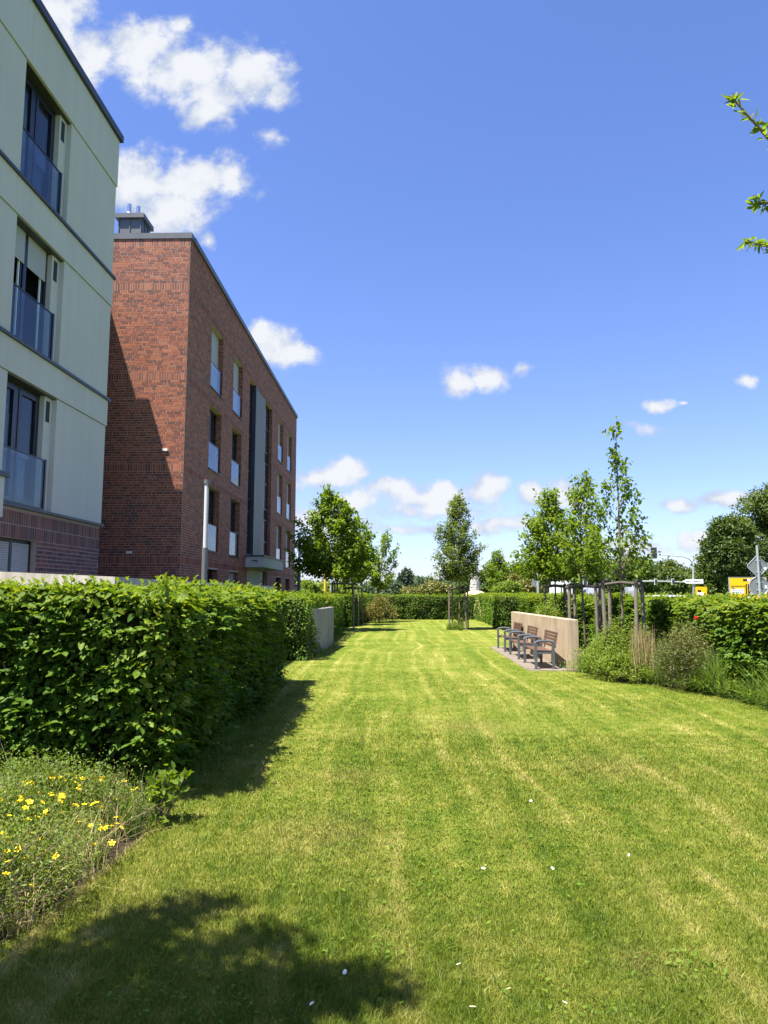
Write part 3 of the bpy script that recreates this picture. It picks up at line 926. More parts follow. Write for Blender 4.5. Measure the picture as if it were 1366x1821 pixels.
# entrance under the canopy
m = MB(); m.box(XF + .012, 32.15, 2.88, XF + .85, 37.6, 3.36); cp = m.build('canopy', m_canopy, bb, BO)
m = MB(); m.box(XF + .012, 32.1, 3.362, XF + .89, 37.65, 3.42); m.build('canopy_edge', m_anthr, cp, BO)
m = MB(); m.tube([(XF + .3, 32.14, 3.18), (XF + .55, 32.09, 3.18)], .018, 6); m.tube([(XF + .55, 32.09, 3.18), (XF + .58, 32.0, 3.13)], .028, 6); m.build('spout', m_zinc, cp, BO)
m = MB(); m.box(XF - .24, 32.75, .06, XF - .03, 35.95, 2.80); m.build('entrance_wall', m_canopy, bb, BO)
m = MB(); m.box(XF - .24, 36.0, .06, XF - .15, 37.55, 2.80); dr = m.build('door', m_frame, bb, BO)
m = MB(); m.tube([(XF - .12, 36.2, .9), (XF - .12, 36.2, 1.9)], .02, 6); m.build('handle', m_steel, dr, BO)
# small wall fittings on the gable
for (u, z) in ((1.65, 2.98), (.62, 6.32)):
    m = MB(); m.box(XF - u - .09, GY0 - .05, z, XF - u + .09, GY0 - .013, z + .075); m.build('wall_vent', m_white, bb, BO)
# chimney housing
ch = MB(); ch.box(-10.16, 24.2, 13.73, -9.30, 25.05, 15.22); chim = ch.build('chimney', m_zinc, bb, BO)
ch = MB(); ch.box(-10.26, 24.1, 15.222, -9.20, 25.15, 15.39); ch.build('chimney_cap', m_zinc, chim, BO)
for x in (-10.13, -9.73, -9.33):
    ch = MB(); ch.box(x - .016, 24.175, 13.74, x + .016, 24.199, 15.21); ch.build('standing_seam', m_zinc, chim, BO)
for y in (24.5, 24.8):
    ch = MB(); ch.box(-9.299, y - .016, 13.74, -9.275, y + .016, 15.21); ch.build('standing_seam', m_zinc, chim, BO)
for (x, y) in ((-9.84, 24.35), (-9.56, 24.5)):
    ch = MB(); ch.tube([(x, y, 15.39), (x, y, 15.44), (x, y, 15.54), (x, y, 15.545), (x, y, 15.86)], [.19, .19, .09, .07, .07], 14); ch.build('flue', m_steel_flue, chim, BO, smooth=False)

# ------------------------------------------------------------------ walls in the garden
def slab(name, p, q, thick, z, mat, label, cat='wall', z2=None):
    """upright slab whose visible face runs p -> q; thickness to the left of p->q"""
    p, q = Vector((*p, 0)), Vector((*q, 0))
    d = (q - p).normalized(); n = Vector((-d.y, d.x, 0)) * thick
    z2 = z if z2 is None else z2
    c = .012
    m = MB()
    A = [p, q, q + n, p + n]
    zz = [z, z2, z2, z]
    i = [p + d * c + n.normalized() * c, q - d * c + n.normalized() * c, q + n - d * c - n.normalized() * c, p + n + d * c - n.normalized() * c]
    vs = [(v.x, v.y, -.1) for v in A] + [(v.x, v.y, h - c) for v, h in zip(A, zz)] + [(v.x, v.y, h) for v, h in zip(i, zz)]
    fs = [(3, 2, 1, 0), (8, 9, 10, 11)] + [(k, (k + 1) % 4, 4 + (k + 1) % 4, 4 + k) for k in range(4)] + [(4 + k, 4 + (k + 1) % 4, 8 + (k + 1) % 4, 8 + k) for k in range(4)]
    m.add(vs, fs)
    return tag(m.build(name, mat, None, (p.x, p.y, 0), loc=(p.x, p.y, 0)), label, cat)


slab('concrete_wall', (-2.15, 23.46), (-2.35, 19.6), -.22, 1.27, m_conc_grey, 'grey board-marked concrete slab wall beside the hedge at the left edge of the lawn')
slab('concrete_wall', (3.87, 16.38), (3.58, 23.0), -.19, 1.13, m_conc_warm, 'sand coloured concrete wall standing behind the row of benches')
# terrace wall: lit front piece and shaded long side
tw = thing('terrace_wall', 'pale exposed-aggregate terrace wall showing above the near hedge', 'wall', (-3.62, 9, 0))
m = MB(); m.add([(-6.2, 9, 0), (-3.62, 9, 0), (-3.62, 9.3, 0), (-6.2, 9.3, 0), (-6.2, 9, 2.06), (-3.62, 9, 1.945), (-3.62, 9.3, 1.945), (-6.2, 9.3, 2.06)],
                [(0, 3, 2, 1), (4, 5, 6, 7), (0, 1, 5, 4), (1, 2, 6, 5), (2, 3, 7, 6), (3, 0, 4, 7)])
m.build('front_wall', m_conc_wall, tw, (-3.62, 9, 0))
m = MB(); m.add([(-3.92, 9.302, 0), (-3.624, 9.302, 0), (-3.624, 20.5, 0), (-3.92, 20.5, 0), (-3.92, 9.302, 1.94), (-3.624, 9.302, 1.94), (-3.624, 20.5, 1.92), (-3.92, 20.5, 1.92)],
                [(0, 3, 2, 1), (4, 5, 6, 7), (0, 1, 5, 4), (1, 2, 6, 5), (2, 3, 7, 6), (3, 0, 4, 7)])
m.build('side_wall', m_conc_wall, tw, (-3.62, 9, 0))

# paving strip in front of the benches
pv = MB(); pv.box(2.86, 16.2, -.05, 3.86, 23.1, -.002)
pave = struct(pv.build('paving', m_soil))
pme = {}
for i in range(17):
    for j in range(3):
        x0, y0 = 2.88 + j * .325, 16.22 + i * .402
        xs = .315 if j < 2 else .29
        if xs not in pme:
            q = MB(); q.prism([(.004, 0), (xs - .004, 0), (xs, .004), (xs, .388), (xs - .004, .392), (.004, .392), (0, .388), (0, .004)], -.03, .012)
            mm = bpy.data.meshes.new('paving_slab'); mm.from_pydata(q.V, [], q.F); mm.materials.append(m_paver); pme[xs] = mm
        o = bpy.data.objects.new('paving_slab', pme[xs]); COL.objects.link(o); o.parent = pave
        o.location = (x0, y0, random.uniform(-.003, .004)); o.rotation_euler = (random.gauss(0, .006), random.gauss(0, .006), random.gauss(0, .006))

# ------------------------------------------------------------------ benches
def make_bench(loc, wid):
    t = thing('bench', '', 'bench', loc, 'benches along the sand coloured wall')
    # local: x = 0 front leg, +x towards the wall; y = 0 near arm, runs to wid
    for y in (0.03, wid - .03):
        m = MB(); r = .024
        m.obox((.02, y, .29), (1, 0, 0), (0, 1, 0), (0, 0, 1), .028, .028, .29)
        m.obox((.42, y, .29), (1, 0, 0), (0, 1, 0), (0, 0, 1), .028, .028, .29)
        m.tube([(-.008, y, .575), (.05, y, .615), (.14, y, .632), (.30, y, .632), (.39, y, .615), (.448, y, .575)], .027, 8)
        m.obox((.22, y, .36), (1, 0, 0), (0, 1, 0), (0, 0, 1), .2, .018, .022)
        m.build('arm_frame', m_bench_metal, t)
        m = MB(); m.box(-.03, y - .05, 0, .07, y + .05, .012); m.box(.37, y - .05, 0, .47, y + .05, .012); m.build('foot_plate', m_bench_metal, t)
    m = MB()
    for y in (.22, wid - .22):
        m.tube([(.04, y, .375), (.42, y, .36), (.47, y, .42), (.53, y, .80)], .017, 8)
    m.tube([(.22, .03, .352), (.22, wid - .03, .352)], .018, 8)
    m.build('seat_support', m_bench_metal, t)
    sl = MB(); sl.obox((0, wid / 2, 0), (1, 0, 0), (0, 1, 0), (0, 0, 1), .029, wid / 2 - .07, .012)
    me = None
    for k in range(6):
        o = sl.build('seat_slat', m_bench_wood, t) if me is None else link('seat_slat', me, None, t)
        me = o.data
        o.location = (.05 + k * .068, 0, .405 - k * .003)
    for k in range(5):
        f = k / 4
        o = link('back_slat', me, None, t)
        o.location = (.475 + .052 * f, 0, .50 + .29 * f); o.rotation_euler = (0, R(-82), 0)
    return t


b0 = make_bench((3.1, 16.52, .008), 1.5)
b1 = copy_tree(b0); b1.location = (3.09, 18.8, .008)
b2 = copy_tree(b0); b2.location = (3.08, 21.15, .008)
for o, l in zip((b0, b1, b2), ('slatted bench nearest the camera at the near end of the sand coloured wall', 'middle slatted bench of the row by the sand coloured wall', 'slatted bench at the far end of the row by the sand coloured wall')):
    o['label'] = 'brown ' + l

# ------------------------------------------------------------------ lamps
def lamp(loc, h, label):
    t = thing('lamp_column', label, 'street lamp', loc, 'light columns in front of the brick building')
    m = MB(); m.tube([(0, 0, 0), (0, 0, .02), (0, 0, 3.0)], [.085, .085, .082], 16); m.build('post', m_lamp_post, t, smooth=False)
    m = MB(); m.tube([(0, 0, 3.002), (0, 0, h - .12)], .062, 16); m.build('light_tube', m_lamp_tube, t)
    m = MB()
    for a in range(2): m.obox((math.cos(a * 3.14 + 2.6) * .074, math.sin(a * 3.14 + 2.6) * .074, (3.0 + h) / 2), (1, 0, 0), (0, 1, 0), (0, 0, 1), .008, .008, (h - 3.0) / 2)
    m.build('guide_rod', m_lamp_post, t)
    m = MB(); m.tube([(0, 0, h - .118), (0, 0, h)], [.085, .085], 16); m.build('cap', m_lamp_post, t)
    return t


lamp((-5.5, 20, 0), 4.95, 'slim grey light column in front of the near corner of the brick building')
lamp((-5.35, 38, 0), 4.95, 'slim grey light column beyond the far end of the brick building, left of the first tree')

# ------------------------------------------------------------------ hedges
def hedge(label, poly, h, dens, leaf, mat, faces, seed, group='clipped hornbeam hedges', hexa=True, topdens=None, shoots=10, name='hedge'):
    """poly: plan corners, counter-clockwise; faces: {edge index: (density factor)}"""
    cx = sum(p[0] for p in poly) / len(poly); cy = sum(p[1] for p in poly) / len(poly)
    org = np.array([cx, cy, 0.])
    t = thing(name, label, 'hedge', tuple(org), group)
    r = np.random.default_rng(seed)
    ns = sines(seed, 12, 1.0, 7.5); ns2 = sines(seed + 90, 12, 9., 22.); nd = sines(seed + 50, 10, 3., 12.)
    P, N = [], []; SPP, SPA, SPN = [], [], []
    n = len(poly)
    for e, k in faces.items():
        a = np.array([*poly[e], 0.]); b = np.array([*poly[(e + 1) % n], 0.])
        ln = np.linalg.norm(b - a); d = (b - a) / ln; o = np.array([d[1], -d[0], 0.])
        cnt = int(ln * h * dens * k * (1.0 if hexa else 1.5))
        u = r.uniform(-.02, ln + .02, cnt); z = r.uniform(0.03, h, cnt)
        q = a + d * u[:, None] + np.array([0, 0, 1.]) * z[:, None]
        keep = r.random(cnt) < np.maximum(.30, .72 + 1.3 * nd(q) + .35 * ns2(q))
        q = q[keep]; z = z[keep]; cnt = len(q)
        off = .32 * ns(q) - r.exponential(.075, cnt) + .04 + .12 * np.maximum(0, ns2(q)) + .02 * np.sin(z / h * 3.14)
        q = q + o * off[:, None]
        P.append(q); N.append(np.tile(o, (cnt, 1)))
        # leafy sprays: twigs that lie nearly flat, leaves left and right of each
        ks = int(cnt / 8) if hexa else 0
        if ks:
            b0 = q[r.integers(0, cnt, ks)] - o * .05
            D = norm(o * r.uniform(.5, 1, (ks, 1)) + d * r.normal(0, .55, (ks, 1)) + np.array([0, 0, 1.]) * r.normal(-.05, .22, (ks, 1)))
            up_ = norm(np.array([0, 0, 1.]) + o * .35 + r.normal(0, .22, (ks, 3)))
            S_ = norm(np.cross(D, up_)); ln_ = r.uniform(.12, .26, ks)
            for j in range(8):
                sg = -1 if j % 2 else 1
                SPP.append(b0 + D * (ln_ * (j + .5) / 8)[:, None]); SPA.append(norm(D * .75 + S_ * sg * .8 + r.normal(0, .15, (ks, 3))) if j < 7 else D); SPN.append(norm(up_ + r.normal(0, .16, (ks, 3))))
    pl = np.array(poly); mn, mxx = pl.min(0), pl.max(0)
    area = abs(sum(pl[i][0] * pl[(i + 1) % n][1] - pl[(i + 1) % n][0] * pl[i][1] for i in range(n))) / 2
    cnt = int(area * (topdens or dens) * 1.35 * ((mxx - mn).prod() / area))
    q = np.stack([r.uniform(mn[0], mxx[0], cnt), r.uniform(mn[1], mxx[1], cnt), np.full(cnt, h)], 1)
    ins = np.ones(cnt, bool)
    for i in range(n):
        a, b = pl[i], pl[(i + 1) % n]
        ins &= ((b[0] - a[0]) * (q[:, 1] - a[1]) - (b[1] - a[1]) * (q[:, 0] - a[0])) > -.02
    q = q[ins]; cnt = len(q)
    q[:, 2] += .11 * ns(q * np.array([1, 1, 0])) * 1.3 - r.exponential(.04, cnt)
    P.append(q); N.append(np.tile([0, 0, 1.], (cnt, 1)))
    P = np.concatenate(P); N = np.concatenate(N); m = len(P)
    nn = norm(N * .55 + np.array([0, 0, .75]) + r.normal(0, .42, (m, 3)))
    A = norm(N * .7 + r.normal(0, .6, (m, 3)) + np.array([0, 0, -.22]))
    A = norm(A - nn * (A * nn).sum(1, keepdims=True) * .8)
    L = leaf * r.uniform(.6, 1.25, m)
    if SPP:
        a_, b_, c_ = np.concatenate(SPP), np.concatenate(SPA), np.concatenate(SPN)
        P = np.concatenate([P, a_]); A = np.concatenate([A, b_]); nn = np.concatenate([nn, c_]); m = len(P)
        L = leaf * r.uniform(.6, 1.2, m)
    yg = (P[:, 2] > h - .10 - .16 * r.random(m)) & (r.random(m) < .75)
    Wd = .58 * r.uniform(.85, 1.15, m)
    leaves_obj('foliage', P[~yg], A[~yg], nn[~yg], L[~yg], Wd[~yg], mat, t, hexa, org)
    leaves_obj('top_foliage', P[yg], A[yg], nn[yg], L[yg], Wd[yg], m_hedge_y, t, hexa, org)
    # young upright shoots along the top
    SP, SA, SN = [], [], []
    ns_ = int(area * shoots)
    tw = MB()
    for _ in range(ns_):
        for _try in range(8):
            x, y = r.uniform(mn[0], mxx[0]), r.uniform(mn[1], mxx[1])
            if all(((pl[(i + 1) % n][0] - pl[i][0]) * (y - pl[i][1]) - (pl[(i + 1) % n][1] - pl[i][1]) * (x - pl[i][0])) > 0 for i in range(n)): break
        hh = r.uniform(.05, .2) * min(1., leaf / .07 * 1.0); dx, dy = r.normal(0, .35, 2)
        base = np.array([x, y, h - .04])
        d = norm(np.array([dx, dy, 1.]))
        kk = int(4 + hh * 30)
        for q in range(kk):
            s = (q + 1) / kk
            SP.append(base + d * hh * s); an = q * 2.4 + r.uniform(0, .6)
            SA.append([math.cos(an), math.sin(an), .35 + .5 * s]); SN.append([-.3 * math.cos(an), -.3 * math.sin(an), 1])
        if hh > .09: tw.tube([tuple(base - org), tuple(base + d * hh - org)], [.0035, .0015], 4)
    if SP:
        k = len(SP)
        leaves_obj('young_shoots', np.array(SP), np.array(SA), norm(np.array(SN) + r.normal(0, .2, (k, 3))), leaf * r.uniform(.5, 1.0, k), .55, m_hedge_y, t, hexa, org)
        if tw.V: stuff(tw.build('shoot_stems', m_spiraea, t))
    # dark solid core: blocks light and paints the shade between the leaves
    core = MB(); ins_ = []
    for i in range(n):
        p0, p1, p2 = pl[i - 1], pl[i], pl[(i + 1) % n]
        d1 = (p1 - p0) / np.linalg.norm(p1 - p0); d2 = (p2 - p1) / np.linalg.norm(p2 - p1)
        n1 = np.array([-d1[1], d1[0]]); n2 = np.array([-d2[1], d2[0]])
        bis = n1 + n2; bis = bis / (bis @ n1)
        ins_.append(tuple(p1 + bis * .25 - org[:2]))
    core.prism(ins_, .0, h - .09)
    core.build('twigs', m_hedge_core, t)  # light-blocking block, no single twigs modelled
    return t


hedge('leafy clipped hedge in the left foreground with its short end turned to the camera', [(-5.2, 6.2), (-1.98, 6.2), (-2.04, 7.55), (-5.2, 7.55)], 1.76, 1500, .078, m_hedge, {0: 1, 1: .9}, 11, shoots=26)
hedge('long clipped hedge running back from the foreground along the left edge of the lawn', [(-3.35, 7.5), (-2.03, 7.5), (-2.28, 13.96), (-3.35, 13.96)], 1.745, 1150, .078, m_hedge, {1: 1.15, 2: .8}, 12, shoots=22)
hedge('clipped hedge behind the grey concrete slab at left', [(-5.0, 18.5), (-2.40, 18.5), (-2.5, 31.0), (-5.0, 31.0)], 1.64, 520, .085, m_hedge, {0: 1.35, 1: .8, 2: .4}, 13, hexa=False, topdens=300, shoots=7)
hedge('dark shaded hedge beyond the first staked tree at left', [(-4.6, 36.3), (-2.5, 36.3), (-1.85, 45.5), (-4.6, 45.5)], 1.62, 330, .10, m_hedge, {0: 1, 1: 1.1}, 14, hexa=False, topdens=200, shoots=4)
hedge('straight hedge closing the far end of the lawn', [(-2.2, 46.0), (5.05, 46.0), (5.05, 47.2), (-2.2, 47.2)], 1.56, 420, .10, m_hedge, {0: 1.2, 3: .6}, 15, hexa=False, topdens=260, shoots=4)
hedge('hedge at the back right behind the benches, shaded by the staked tree', [(4.75, 33.9), (7.6, 33.9), (7.6, 47.0), (5.07, 47.0)], 1.60, 420, .095, m_hedge, {0: 1.4, 3: 1.1}, 16, hexa=False, topdens=180, shoots=5)
hedge('long clipped hedge along the right side between the planting bed and the road', [(5.78, 8.2), (7.0, 8.2), (7.0, 33.7), (5.78, 33.7)], 1.57, 900, .085, m_hedge, {3: 1.2, 0: .8}, 17, hexa=True, topdens=700, shoots=26)

# ------------------------------------------------------------------ trees
def limb_tree(name, label, base, H, z0, prof, nl, mat, leaf, seed, cat='tree', group=None, per=34, trunk_r=.045, rise=.55, off=(0, 0), hexa=False, sub=3, droop=.1, spread=.11, width=.62):
    base = np.array(base, float)
    t = thing(name, label, cat, tuple(base), group)
    r = np.random.default_rng(seed)
    sway = r.normal(0, .05, 2)
    def axis(z): f = z / H; return np.array([sway[0] * math.sin(f * 4) + off[0] * max(0, z - z0) / (H - z0), sway[1] * math.sin(f * 5) + off[1] * max(0, z - z0) / (H - z0), z])
    tr = MB()
    zs = np.linspace(-.05, H * .97, 9)
    tr.tube([axis(z) for z in zs], [trunk_r * (1.25 if i == 0 else 1) * (1 - i / 8) ** .8 + .003 for i in range(9)], 8)
    tr.build('trunk', m_bark, t, smooth=True)
    br = MB(); P, A = [], []
    for i in range(nl):
        f = (i + r.uniform(.1, .9)) / nl                      # 0 bottom, 1 top
        az = i * 2.39996 + r.normal(0, .35)
        rad = prof(f) * (r.uniform(.55, 1.0) if r.random() < .7 else r.uniform(1.0, 1.28))
        zt = z0 + f * (H - z0)
        zb = max(z0 * .9, zt - rad * rise - .1 - .3 * r.random())
        p0 = axis(min(zb, H * .93)); o = np.array([math.cos(az), math.sin(az), 0])
        p2 = axis(min(zt + r.normal(0, .12), H * 1.02)) + o * rad; p1 = (p0 + p2) / 2 + o * rad * .16 - np.array([0, 0, .08 * rad])
        def bez(s): return p0 * (1 - s) ** 2 + 2 * p1 * s * (1 - s) + p2 * s * s
        pts = [bez(s) for s in (0, .3, .6, 1)]
        r0 = trunk_r * .38 * (.5 + .5 * (1 - f))
        br.tube(pts, [r0, r0 * .7, r0 * .45, .003], 5, False)
        twigs = [(bez, .18, 1.0)]
        for _ in range(sub):
            s0 = r.uniform(.25, .85); q0 = bez(s0); dirn = norm(o * .5 + r.normal(0, .5, 3) + np.array([0, 0, .8])); q1 = q0 + dirn * (rad * .7 + .15) * r.uniform(.3, .7)
            br.tube([q0, q1], [r0 * .35, .002], 4, False)
            twigs.append((lambda s, a=q0, b=q1: a + (b - a) * s, .1, 1.0))
        for fn, sa, sb in twigs:
            ln = np.linalg.norm(fn(1.0) - fn(0.)); c = max(3, int(per * ln))
            s = r.uniform(sa, sb, c) ** .8
            pp = np.array([fn(q) for q in s])
            P.append(pp + r.normal(0, spread, (c, 3)) * np.array([1, 1, .8])); A.append(np.tile(o, (c, 1)))
    br.build('branches', m_bark, t, smooth=True)
    P = np.concatenate(P); A = np.concatenate(A); m = len(P)
    nn = norm(np.array([0, 0, 1.]) + r.normal(0, .5, (m, 3)))
    A = norm(A * .5 + r.normal(0, .7, (m, 3)) + np.array([0, 0, -droop]))
    leaves_obj('crown', P, A, nn, leaf * r.uniform(.65, 1.2, m), width, mat, t, hexa)
    return t


def lerp(pts):
    x = [p[0] for p in pts]; y = [p[1] for p in pts]
    return lambda f: float(np.interp(f, x, y))


TG = 'young staked trees on the lawn'
limb_tree('maple_tree', 'bushy staked young maple in front of the brick building\'s far end', (-2.85, 32.6, 0), 6.5, 2.65, lerp([(0, 1.35), (.2, 2.1), (.45, 1.75), (.75, 1.15), (1, .3)]), 70, m_maple, .18, 21, group=TG, per=46, off=(-.35, 0), trunk_r=.05, sub=4, spread=.10, rise=.9)
limb_tree('maple_tree', 'smaller staked maple half hidden right behind the bushiest maple', (-2.42, 38., 0), 5.6, 2.35, lerp([(0, .7), (.3, 1.05), (.7, .75), (1, .15)]), 40, m_maple, .16, 22, group=TG, per=44, trunk_r=.045, sub=4, spread=.10, rise=.9)
limb_tree('maple_tree', 'open young maple with upright twigs above the round bush at the far left', (-1.2, 42.4, 0), 5.5, 2.1, lerp([(0, .55), (.3, .95), (.7, .9), (.9, .7), (1, .35)]), 30, m_maple, .16, 23, group=TG, per=44, rise=1.5, sub=3, off=(.3, 0), spread=.08)
limb_tree('pear_tree', 'cone shaped grey-green staked tree right of the middle of the lawn', (2.8, 33.8, 0), 6.45, 2.5, lerp([(0, .7), (.2, 1.2), (.42, 1.08), (.7, .6), (.9, .3), (1, .12)]), 85, m_dark_leaf, .11, 24, group=TG, per=66, rise=1.1, sub=4, spread=.09, trunk_r=.035)
limb_tree('young_tree', 'leafy staked tree farthest back of the three beside the sand coloured wall', (5.25, 24.2, 0), 5.3, 2.35, lerp([(0, 1.3), (.2, 1.3), (.45, .9), (.75, .55), (1, .12)]), 66, m_maple, .13, 25, group=TG, per=52, sub=4, off=(-.15, 0), trunk_r=.035, spread=.085, rise=.9)
limb_tree('young_tree', 'slender loose-crowned tree between the two others beside the sand coloured wall', (4.8, 18.6, 0), 5.05, 2.3, lerp([(0, .6), (.3, .6), (.6, .45), (.9, .3), (1, .1)]), 40, m_maple, .105, 26, group=TG, per=60, rise=1.4, sub=3, spread=.075, droop=.6, trunk_r=.032)
limb_tree('young_tree', 'tallest sparse young tree with bare twigs, nearest of the three by the planting bed', (4.64, 15.0, 0), 5.35, 2.25, lerp([(0, .6), (.2, .72), (.4, .6), (.6, .4), (.75, .16), (1, .05)]), 27, m_maple, .095, 39, group=TG, per=60, rise=1.5, sub=2, spread=.06, droop=.7, hexa=True, trunk_r=.034)
tw = MB(); tw.tube([(4.66, 15., 2.2), (4.95, 14.95, 2.9), (5.05, 14.9, 3.3)], [.012, .007, .003], 5)
for a in (.12, .2): tw.tube([(4.66, 15., 2.2), (4.68 + a, 15., 3.1)], [.008, .003], 4)
o = tw.build('bare_twig', m_bark, bpy.data.objects['young_tree.002'], (4.64, 15.0, 0))


def stake_frame(cx, cy, half, h, label, rot=0., n=4, seed=0, r=.040):
    rr = random.Random(seed)
    t = thing('tree_stake_frame', label, 'tree stake', (cx, cy, 0), 'wooden tree stake frames')
    pts = []
    for k in range(n):
        a = rot + 2 * math.pi * k / n
        x, y = half * 1.3 * math.cos(a), half * 1.3 * math.sin(a)
        lx, ly = rr.gauss(0, .03), rr.gauss(0, .03)
        m = MB(); m.tube([(x + lx, y + ly, -.05), (x + lx * .5, y + ly * .5, h * .5), (x, y, h)], [r, r * 1.03, r * .97], 10)
        m.build('stake', m_stake, t, smooth=False)
        pts.append((x, y))
    for k in range(n):
        (x0, y0), (x1, y1) = pts[k], pts[(k + 1) % n]
        ex, ey = (x1 - x0) * .12, (y1 - y0) * .12
        m = MB(); zz = h - .03 + (k % 2) * .05
        m.tube([(x0 - ex, y0 - ey, zz + rr.gauss(0, .012)), ((x0 + x1) / 2, (y0 + y1) / 2, zz + .045 + rr.gauss(0, .008)), (x1 + ex, y1 + ey, zz + rr.gauss(0, .012))], r * .9, 8)
        m.build('crossbar', m_beam, t)
    return t


stake_frame(-2.7, 32.6, .46, 2.15, 'stake frame round the trunk of the bushiest maple at left', .2, 3, 1, .038)
stake_frame(-2.35, 38., .42, 1.95, 'stake frame half hidden behind the left hand frame, under the smaller maple', .9, 3, 2, .038)
stake_frame(2.8, 33.8, .40, 1.92, 'stake frame round the cone shaped tree', .5, 4, 3, .036)
stake_frame(5.25, 24.2, .36, 1.95, 'farthest stake frame of the three behind the sand coloured wall', .6, 4, 4)
stake_frame(4.8, 18.6, .36, 1.90, 'middle stake frame behind the near end of the sand coloured wall', .35, 4, 5)
stake_frame(4.66, 15.0, .36, 1.93, 'nearest stake frame of the three, round the tallest sparse tree', .3, 4, 6)


# tree just left of and behind the picture; only its shadow falls into the frame
def lobe_tree(name, label, base, trunk, lobes, mat, leaf, seed, nleaf, clump=.3, trunk_r=.1, group=None, hexa=False, limbs=True, per_clump=22):
    base = np.array(base, float)
    t = thing(name, label, 'tree', tuple(base), group)
    r = np.random.default_rng(seed)
    tr = MB(); top = np.array(trunk, float)
    tr.tube([(0, 0, -.1), tuple(top * .35 + r.normal(0, .02, 3)), tuple(top * .7), tuple(top)], [trunk_r * 1.3, trunk_r, trunk_r * .85, trunk_r * .6], 9)
    tr.build('trunk', m_bark, t, smooth=True)
    vol = np.array([l[3] * l[4] * l[5] for l in lobes]) ** .67; vol /= vol.sum()
    br = MB(); P, C = [], []
    nc = max(8, nleaf // per_clump)
    for k in range(nc):
        l = lobes[r.choice(len(lobes), p=vol)]
        d = norm(r.normal(size=3)); rad = r.uniform(.35, 1.0) ** .5 * r.uniform(.85, 1.08)
        c = np.array(l[:3]) + d * rad * np.array(l[3:6])
        m = per_clump
        P.append(c + r.normal(0, clump, (m, 3)) * np.array([1, 1, .6])); C.append(np.tile(d, (m, 1)))
    if limbs:
        for l in lobes:
            c = np.array(l[:3]); s = top * r.uniform(.6, 1.0)
            mid = (s + c) / 2 + r.normal(0, .08, 3) * np.linalg.norm(c - s)
            br.tube([tuple(s), tuple(mid), tuple(c)], [trunk_r * .45, trunk_r * .3, trunk_r * .1], 6, False)
            for _ in range(4):
                e = c + norm(r.normal(size=3)) * np.array(l[3:6]) * .8
                br.tube([tuple(mid), tuple((mid + e) / 2 + r.normal(0, .05, 3)), tuple(e)], [trunk_r * .2, trunk_r * .12, trunk_r * .03], 5, False)
        br.build('branches', m_bark, t, smooth=True)
    P = np.concatenate(P); C = np.concatenate(C); m = len(P)
    nn = norm(np.array([0, 0, .8]) + C * .5 + r.normal(0, .5, (m, 3)))
    A = norm(C * .4 + r.normal(0, .7, (m, 3)))
    leaves_obj('crown', P, A, nn, leaf * r.uniform(.6, 1.25, m), .66, mat, t, hexa)
    return t


sx_, sy_ = 1 / SZX, K_AZ / SZX
lob = []
for (gx, gy, rr_, z) in ((-2.1, 2.8, .42, 4.8), (-1.72, 3.42, .28, 4.8), (-1.36, 3.92, .26, 4.9), (-1.15, 4.12, .16, 4.9), (-1.25, 3.3, .42, 4.7), (-.9, 3.6, .18, 4.8), (-.68, 3.8, .12, 4.9), (-.8, 3.2, .32, 4.7), (-.45, 3.3, .22, 4.8), (-.2, 3.32, .18, 4.8), (-1.4, 2.7, .6, 4.6), (-2.6, 2.2, .6, 4.6), (-.7, 2.7, .4, 4.7)):
    lob.append((gx - sx_ * z + 4.2, gy - sy_ * z - 1.2, z, rr_, rr_, rr_ * .8))
lobe_tree('garden_tree', 'tree left of the camera whose leafy shadow lies on the near lawn', (-4.2, 1.2, 0), (.5, .2, 4.2), lob, m_maple, .085, 31, 15000, .08, .09)

